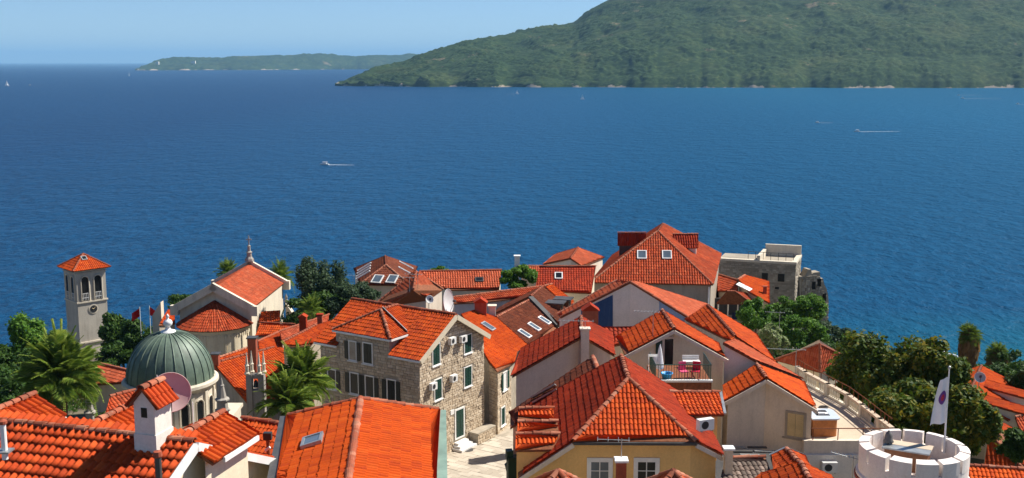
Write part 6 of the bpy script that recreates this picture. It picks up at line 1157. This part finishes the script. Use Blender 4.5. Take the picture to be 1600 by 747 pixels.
def tree(name, label, cx, cy, D, rx, rz, leaf, nleaf, size, cat='tree', nclump=22, seed=1, conic=0, group=None, ground=None, ry=None, droop=0.0, branches=True):
    """crown centre at a pixel and distance; rx, rz radii in metres; trunk to the ground"""
    c = PD(cx, cy, D); g0 = T(c[0], c[1]) if ground is None else ground; g0 = min(g0, c[2] - rz * .8); o = thing(name, label, cat, (c[0], c[1], g0 - .2), group); g = np.random.default_rng(seed); ry = ry or rx; cl = []
    for i in range(nclump):
        d = g.normal(size=3); d /= np.linalg.norm(d); q = .35 + .6 * g.random() ** .6; z = d[2] * q; sc = 1.0
        if conic: sc = 1.15 - conic * (z + 1) / 2
        cc_ = c + np.array([d[0] * rx * q * sc, d[1] * ry * q * sc, z * rz]); rr_ = np.array([rx, ry, rz]) * (.24 + .2 * g.random()) * max(.35, sc * .9); cl.append((cc_, rr_))
    Vv, F, sh = leaf_cloud(cl, nleaf, size, .55, droop, seed); me = mesh_np('crown', Vv - rootloc(o), F, sh); cr = link('crown', me, leaf, o)
    mb = MB(); trunk(mb, V(c[0], c[1], g0 - .3), c + V(0, 0, -rz * .25), max(.12, rx * .07), rx * .045)
    if branches:
        for cc_, rr_ in cl[::2]: trunk(mb, c + V(0, 0, -rz * .45), cc_, rx * .03, rx * .008, k=5)
    put('trunk', mb, 'bark', o); return o
def frond_mesh(L, w, nl, sag, leaf, seed, width=0.035):
    g = np.random.default_rng(seed); mb = MB(); pts = []
    for t_ in np.linspace(0, 1, 12): pts.append(V(L * t_ * (1 - .18 * sag * t_ * t_), 0, L * (.18 * t_ - sag * .62 * t_ ** 2.3)))
    mb.tube(pts, .03, 4, .008, rr=.9); P = np.array(pts); ts = np.linspace(.14, 1, nl)
    for t_ in ts:
        q = np.array([np.interp(t_, np.linspace(0, 1, 12), P[:, k]) for k in range(3)]); l = w * (math.sin(min(1, t_ * 1.15 + .1) * math.pi) ** .55 + .12) * g.uniform(.85, 1.1)
        for s_ in (-1, 1):
            d = unit(V(.55 + .5 * t_, s_ * 1.0, -.18 - .25 * g.random() + .35 * (1 - t_))); n = unit(np.cross(d, V(0, 0, 1))); e = q + d * l - V(0, 0, l * .22); m_ = q + d * l * .5; mb.add([q - n * width * .6, q + n * width * .6, m_ + n * width, e, m_ - n * width], [(0, 1, 2, 3, 4)], float(np.clip(g.normal(.5, .2) + .25 * t_, 0, 1)))
    me = mesh_np('frond', np.array(mb.v), mb.f, mb.r); me.materials.append(MATS[leaf]); return me
def palm(label, px, py, D, L, n=44, trunk_r=.28, leaf='leaf_palm', fruit=True, seed=1, group='palm trees', skirt=False, fan=False, ground=None, up=1.0, nl=34):
    c = PD(px, py, D); g0 = (T(c[0], c[1]) if ground is None else ground); g0 = min(g0, c[2] - 1.5); o = thing('palm_tree', label, 'palm', (c[0], c[1], g0 - .2), group); g = np.random.default_rng(seed); ms = [frond_mesh(L, L * (.24 if not fan else .45), nl if not fan else 16, s_, leaf, seed + i, max(.02, L * .013)) for i, s_ in enumerate((.35, .6, .9, 1.15))]
    mb = MB(); trunk(mb, V(c[0], c[1], g0 - .3), c, trunk_r, trunk_r * .85); mb.lathe(c + V(0, 0, -.9), [(trunk_r * .8, 0), (trunk_r * 1.5, .45), (trunk_r * 1.3, .9), (.05, 1.1)], 9); put('trunk', mb, 'palm_bark', o)
    for i in range(n):
        f = i / n; el = math.radians(82 - 100 * f ** .85 * up); az = i * 2.39996 + g.normal(0, .15); me = ms[min(3, int(f * 4))]; q = bpy.data.objects.new('frond', me); COL.objects.link(q); q.parent = o
        m4 = Matrix.Rotation(az, 4, 'Z') @ Matrix.Rotation(-el, 4, 'Y') @ Matrix.Rotation(g.normal(0, .25), 4, 'X') @ Matrix.Diagonal((g.uniform(.85, 1.1),) * 3 + (1,)); m4.translation = Vector(c + V(0, 0, -.05 + .2 * (1 - f)) - rootloc(o)); q.matrix_local = m4
    if fruit:
        mb = MB()
        for k in range(7):
            a = g.random() * 6.28; b0 = c + V(math.cos(a) * .3, math.sin(a) * .3, -.1); tip = c + V(math.cos(a) * L * .34, math.sin(a) * L * .34, -L * .16)
            for j in range(12): mb.tube([b0, (b0 + tip) / 2 + V(0, 0, .25), tip + g.normal(size=3) * .2 - V(0, 0, .25)], .03, 3)
        put('fruit_stalks', mb, 'fruit', o)
    if skirt:
        Vv, F, sh = leaf_cloud([(c + V(0, 0, -L * .75), np.array([L * .52, L * .52, L * .85])), (c + V(0, 0, -L * 1.35), np.array([L * .42, L * .42, L * .6]))], 2600, .3, .3, 1.6, seed); link('dry_skirt', mesh_np('dry_skirt', Vv - rootloc(o), F, sh), 'leaf_dry', o)
    return o
# left side
tree('conifer_tree', 'bright green ragged conifer left of the bell tower', 47, 530, 106, 2.5, 2.7, 'leaf_bright', 9000, .16, nclump=20, seed=3)
tree('conifer_tree', 'low green spreading tree at the left edge behind the big palm', 18, 575, 100, 2.6, 2.0, 'leaf_dark', 7000, .17, seed=4); tree('conifer_tree', 'dark shrub mass between the big palm and the tower foot', 70, 590, 92, 2.8, 1.9, 'leaf_dark', 7000, .17, seed=14)
tree('conifer_tree', 'dark shrub under the left edge of the big palm', 12, 615, 80, 2.6, 1.8, 'leaf_dark', 6000, .17, seed=24)
tree('cedar_tree', 'dark drooping cedar right against the bell tower', 190, 522, 124, 2.5, 2.9, 'leaf_dark', 9500, .17, nclump=24, seed=5, droop=.5); tree('cedar_tree', 'dark green tree between the cedar and the green dome', 212, 540, 120, 2.6, 2.7, 'leaf_dark', 8000, .17, seed=6, droop=.4)
tree('cedar_tree', 'dark bush at the foot of the bell tower above the pink roof', 178, 556, 112, 2.0, 1.3, 'leaf_dark', 5000, .15, seed=16)
palm('huge feathery palm in front of the bell tower on the left', 96, 596, 72, 3.9, 60, .4, seed=11)
tree('evergreen_tree', 'big grey-green evergreen between the white church and the attic house', 505, 450, 118, 3.0, 3.6, 'leaf_grey', 15000, .15, nclump=32, seed=7); tree('evergreen_tree', 'low dark evergreen under the big grey-green one', 490, 482, 114, 3.3, 1.7, 'leaf_dark', 8000, .16, seed=8); tree('evergreen_tree', 'small grey-green tree left of the pyramid roof', 566, 462, 116, 2.2, 1.4, 'leaf_grey', 6000, .14, seed=9); tree('evergreen_tree', 'dark bush below the attic house beside the stone house ridge', 540, 470, 112, 2.0, 1.4, 'leaf_grey', 5000, .14, seed=39)
palm('palm top behind the left gable of the white church', 356, 428, 134, 2.2, 30, .25, seed=12, fruit=False, nl=22); palm('palm top behind the right gable corner of the white church', 438, 434, 134, 2.5, 30, .25, seed=13, fruit=False, nl=22)
palm('small palm below the grey-green evergreen', 487, 487, 108, 1.9, 26, .2, seed=15, fruit=False, nl=22)
palm('palm with orange fruit stalks before the shaded facade of the stone house', 470, 598, 75, 3.1, 46, .34, seed=17); palm('lower palm rising behind the flame orange roof', 450, 634, 70, 2.7, 40, .3, seed=18, fruit=False)
tree('shrub', 'dark shrub behind the white church left of its gable', 290, 470, 134, 2.6, .9, 'leaf_dark', 5000, .14, 'shrub', seed=19)
tree('vine', 'leafy green vine over a white pergola between seafront roofs', 810, 434, 113, 1.9, 1.05, 'leaf_bright', 7000, .13, 'vine', seed=20, branches=False); tree('shrub', 'small treetop peeking over the long seafront roof', 687, 421, 124, .9, .35, 'leaf_bright', 1500, .11, 'shrub', seed=21)
# right side
for x, y, D_, rx, rz, lf, s_, lb in ((1182, 497, 112, 1.9, 1.9, 'leaf_bright', 31, 'bright green tree next to the loggia house'), (1236, 487, 132, 2.2, 1.7, 'leaf_bright', 32, 'green bush against the fortress wall'), (1268, 487, 132, 2.4, 1.9, 'leaf_bright', 33, 'rounded green tree under the ruined bastion'), (1255, 520, 118, 2.7, 1.9, 'leaf_bright', 34, 'broad green tree in the garden below the bastion'), (1292, 522, 120, 2.6, 1.7, 'leaf_grey', 35, 'soft green tree right of the broad garden tree'), (1320, 536, 118, 1.7, 1.0, 'leaf_bright', 36, 'low green bush at the seaward end of the garden'), (1208, 528, 100, 1.3, 1.5, 'leaf_pale', 37, 'pale leafed shrub by the orange roof edge'), (1222, 560, 104, 2.2, 1.2, 'leaf_dark', 38, 'dark hedge behind the quiet hipped roof'), (1215, 505, 124, 2.0, 1.6, 'leaf_dark', 41, 'dark green bush in the shade of the fortress'), (1300, 548, 104, 2.6, .9, 'leaf_dark', 42, 'dark hedge behind the hipped roof toward the sea')):
    tree('garden_tree', lb, x, y, D_, rx, rz, lf, 7000, .15, seed=s_)
tree('magnolia_tree', 'huge dark glossy tree right of the terrace with yellowish leaf tips', 1400, 600, 80, 4.1, 3.9, 'leaf_olive', 30000, .19, nclump=46, seed=51); tree('magnolia_tree', 'dark glossy tree behind the flag joined to the huge tree', 1448, 610, 76, 3.2, 3.4, 'leaf_olive', 20000, .18, nclump=32, seed=52); tree('magnolia_tree', 'dark glossy tree behind the turret battlements', 1425, 662, 68, 3.6, 2.2, 'leaf_olive', 18000, .17, nclump=26, seed=53); tree('magnolia_tree', 'dark tree hanging between the turret and the lower villa', 1508, 662, 66, 1.6, 2.7, 'leaf_olive', 12000, .15, nclump=20, seed=54)
tree('magnolia_tree', 'dark tree edge against the terrace balustrade', 1340, 590, 84, 2.0, 1.9, 'leaf_olive', 10000, .17, nclump=18, seed=55)
palm('shaggy fan palm with a dry brown skirt at the right by the sea', 1515, 527, 112, 1.5, 40, .3, seed=61, fruit=False, skirt=True, fan=True); palm('green fan palm right of the shaggy palm', 1558, 556, 120, 1.6, 34, .28, seed=62, fruit=False, skirt=True, fan=True, ground=20)
for x, y, D_, rx, rz, lf, s_, lb in ((1592, 576, 118, 2.8, 1.8, 'leaf_dark', 71, 'dark tree at the right edge beyond the villa'), (1545, 590, 112, 2.4, 1.2, 'leaf_dark', 72, 'dark shrubs below the green fan palm'), (1502, 575, 116, 1.6, 1.0, 'leaf_dark', 73, 'dark shrub at the foot of the shaggy palm'), (1606, 612, 92, 1.7, 2.0, 'leaf_dark', 74, 'dark tree right of the villa dormers'), (1465, 575, 110, 2.2, .8, 'leaf_grey', 75, 'grey-green shrub at the shore behind the flag'), (1570, 565, 126, 2.2, 1.1, 'leaf_grey', 76, 'grey-green tree behind the fan palms'), (1590, 700, 70, 1.2, 1.0, 'leaf_dark', 77, 'dark bush beside the lower villa at the right edge')):
    tree('shore_tree', lb, x, y, D_, rx, rz, lf, 6500, .16, seed=s_)
g_ = np.random.default_rng(99); cl = []                      # scrub on the slopes outside the town
for k in range(420):
    x, y = g_.uniform(-120, 120), g_.uniform(112, 172)
    if -62 < x < 30 and y < 135: continue
    cl.append((np.array([x, y, T(x, y) + .5]), np.array([1.6, 1.6, 1.0]) * g_.uniform(.6, 1.2)))
for k in range(130):
    x, y = g_.uniform(26, 75), g_.uniform(68, 112)
    if 33 < x < 46 and 72 < y < 94: continue
    cl.append((np.array([x, y, T(x, y) + .5]), np.array([1.5, 1.5, 1.0]) * g_.uniform(.6, 1.2)))
for k in range(70): x, y = g_.uniform(-75, -34), g_.uniform(78, 112); cl.append((np.array([x, y, T(x, y) + .4]), np.array([1.6, 1.6, 1.0]) * g_.uniform(.6, 1.2)))
Vv, F, sh = leaf_cloud(cl, 60000, .22, .6, 0, 5); tag(link('scrub', mesh_np('scrub', Vv, F, sh), 'leaf_dark'), 'low dark green scrub covering the slopes between the houses and the shore', 'scrub', kind='stuff')
# ================================================================== BOATS
def hull(mb, L, B, H, c, e):
    s = V(-e[1], e[0], 0); prof = [(-.5, .8), (-.25, 1), (.1, .95), (.35, .55), (.5, .03)]; vs = []
    for z, k in ((0, .7), (H, 1)): 
        for (t_, w) in prof: vs += [c + e * L * t_ + s * B / 2 * w * k + V(0, 0, z - .15), c + e * L * t_ - s * B / 2 * w * k + V(0, 0, z - .15)]
    n = len(prof); o = 2 * n; fs = []
    for i in range(n - 1): fs += [(2 * i, 2 * i + 2, o + 2 * i + 2, o + 2 * i), (2 * i + 3, 2 * i + 1, o + 2 * i + 1, o + 2 * i + 3), (o + 2 * i, o + 2 * i + 2, o + 2 * i + 3, o + 2 * i + 1)]
    fs += [(1, 0, o, o + 1), (2 * n - 2, 2 * n - 1, o + 2 * n - 1, o + 2 * n - 2)]; mb.add(vs, fs)
def boat(label, px, py, L, az, kind, wake=0, sailh=0, wside=0.0):
    c = PZ(px, py, 0); e = V(math.cos(az), math.sin(az), 0); s = V(-e[1], e[0], 0); o = thing('sailboat' if kind == 'sail' else 'motorboat', label, 'sailboat' if kind == 'sail' else 'motorboat', c, 'boats on the bay'); mb = MB(); hull(mb, L, L * .3, L * .13, c, e); put('hull', mb, 'white_paint', o)
    if kind == 'sail':
        mb = MB(); mb.tube([c, c + V(0, 0, sailh)], L * .012, 5); put('mast', mb, 'white_paint', o); m0 = c + V(0, 0, L * .2)
        for nm, d, tp in (('mainsail', -e * L * .42, .97), ('jib', e * L * .44, .85)): mb = MB(); a = m0 + (e * L * .03 if nm == 'jib' else -e * L * .03); tip = c + V(0, 0, sailh * tp); b = m0 + d + s * L * .08; cn = (a + b + tip) / 3 + s * L * .05; mb.add([a, b, tip, cn], [(0, 1, 3), (1, 2, 3), (2, 0, 3)]); put(nm, mb, 'sail', o)
    else:
        mb = MB(); mb.fbox(c + V(0, 0, L * .2) - e * L * .05, e, s, L * .4, L * .14, -L * .1, L * .1); put('cabin', mb, 'white_paint', o); mb = MB(); mb.fbox(c + V(0, 0, L * .3) - e * L * .05, e, s, L * .55, L * .03, -L * .13, L * .13); put('canopy', mb, 'cloth_white', o)
    if wake:
        mb = MB(); N = 24; vs = []
        for i in range(N + 1): t_ = i / N; w = (L * .12 + wake * .012 * t_) * (1 - t_ * .7) * (1 + .35 * math.sin(i * 2.7)); q = c - e * (L * .42 + wake * t_) + s * wside * wake * t_ * t_ + V(0, 0, .05); vs += [q + s * w, q - s * w]
        mb.add(vs, [(2 * i, 2 * i + 1, 2 * i + 3, 2 * i + 2) for i in range(N)]); put('wake', mb, 'foam', o, kind='stuff')
boat('white motorboat with canopy and short wake in the middle of the bay', 507, 257.5, 5.5, math.pi - .1, 'motor', 16)
boat('sailboat near the left edge with white sails', 11, 134.5, 11, .6, 'sail', 0, 16); boat('small sailboat off the tip of the far headland', 202, 119, 14, 2.0, 'sail', 0, 20)
boat('sailboat with reddish-white sail before the hill left of the other', 808, 147, 7, .3, 'sail', 20, 9); boat('sailboat before the hill right of the other', 910, 155.5, 7, .2, 'sail', 0, 9)
boat('speedboat with a long white wake at the right below the hill', 1504, 154, 7, math.pi - .15, 'motor', 60); boat('speedboat with thin wake right under the shore at the right', 1497, 149, 6, math.pi - .02, 'motor', 45)
boat('speedboat with a long thin wake in the right half of the bay', 1339, 206, 6, math.pi + .12, 'motor', 38); boat('tiny boat left of the long thin wake', 1277, 192, 5, math.pi, 'motor', 14); boat('tiny boat with a wake near the right edge', 1590, 163, 6, 2.6, 'motor', 50); boat('tiny motorboat with a faint wake right of the left sailboat', 46, 133, 6, math.pi, 'motor', 30); boat('small moored boat by the hill shore at its left foot', 770, 136.5, 6, 0, 'motor'); boat('small moored boat by the hill shore below the rocky patch', 1073, 137.5, 6, .5, 'motor')
# buoy line near the bathing shore
for k in range(16):
    P_ = PZ(1462 + k * 2.7, 547 + k * .9 + .5 * math.sin(k), 0); mb = MB(); mb.lathe(P_ + V(0, 0, -.12), [(.02, 0), (.24, .12), (.28, .25), (.2, .4), (.02, .46)], 8); o = put('buoy', mb, 'sail'); tag(o, 'small white float in the line of buoys off the bathing shore', 'buoy', 'line of white buoys')
# houses on the far headland
for x, y, D_, w, h, s in ((302, 96.5, 8500, 34, 22, 'pale building on the far headland'), (246, 98, 8350, 22, 26, 'small fort on the tip of the far headland'), (573, 94, 9500, 20, 14, 'tiny white house at the right of the far headland')):
    P_ = PD(x, y, D_); mb = MB(); mb.box(P_ + V(-w / 2, -10, -14), P_ + V(w / 2, 10, h * .3)); o = put('headland_building', mb, 'stucco_white'); tag(o, s, 'building')
# ================================================================== HAZE over the bay
def build_haze(density):
    m = bpy.data.materials.new('haze'); m.use_nodes = True; t = m.node_tree; t.nodes.remove(t.nodes['Principled BSDF']); v = t.nodes.new('ShaderNodeVolumePrincipled'); v.inputs['Color'].default_value = (0.34, 0.66, 1.0, 1); v.inputs['Density'].default_value = density; v.inputs['Anisotropy'].default_value = 0.0
    t.links.new(v.outputs[0], t.nodes['Material Output'].inputs['Volume']); MATS['haze'] = m; mb = MB(); mb.fbox(V(0, 66000, 304), V(1, 0, 0), V(0, -1, 0), 132000, 632, 0, 132000); o = put('haze', mb, 'haze'); tag(o, 'thin bluish haze over the bay', 'haze', kind='stuff'); return o
if HAZE: build_haze(HAZE)
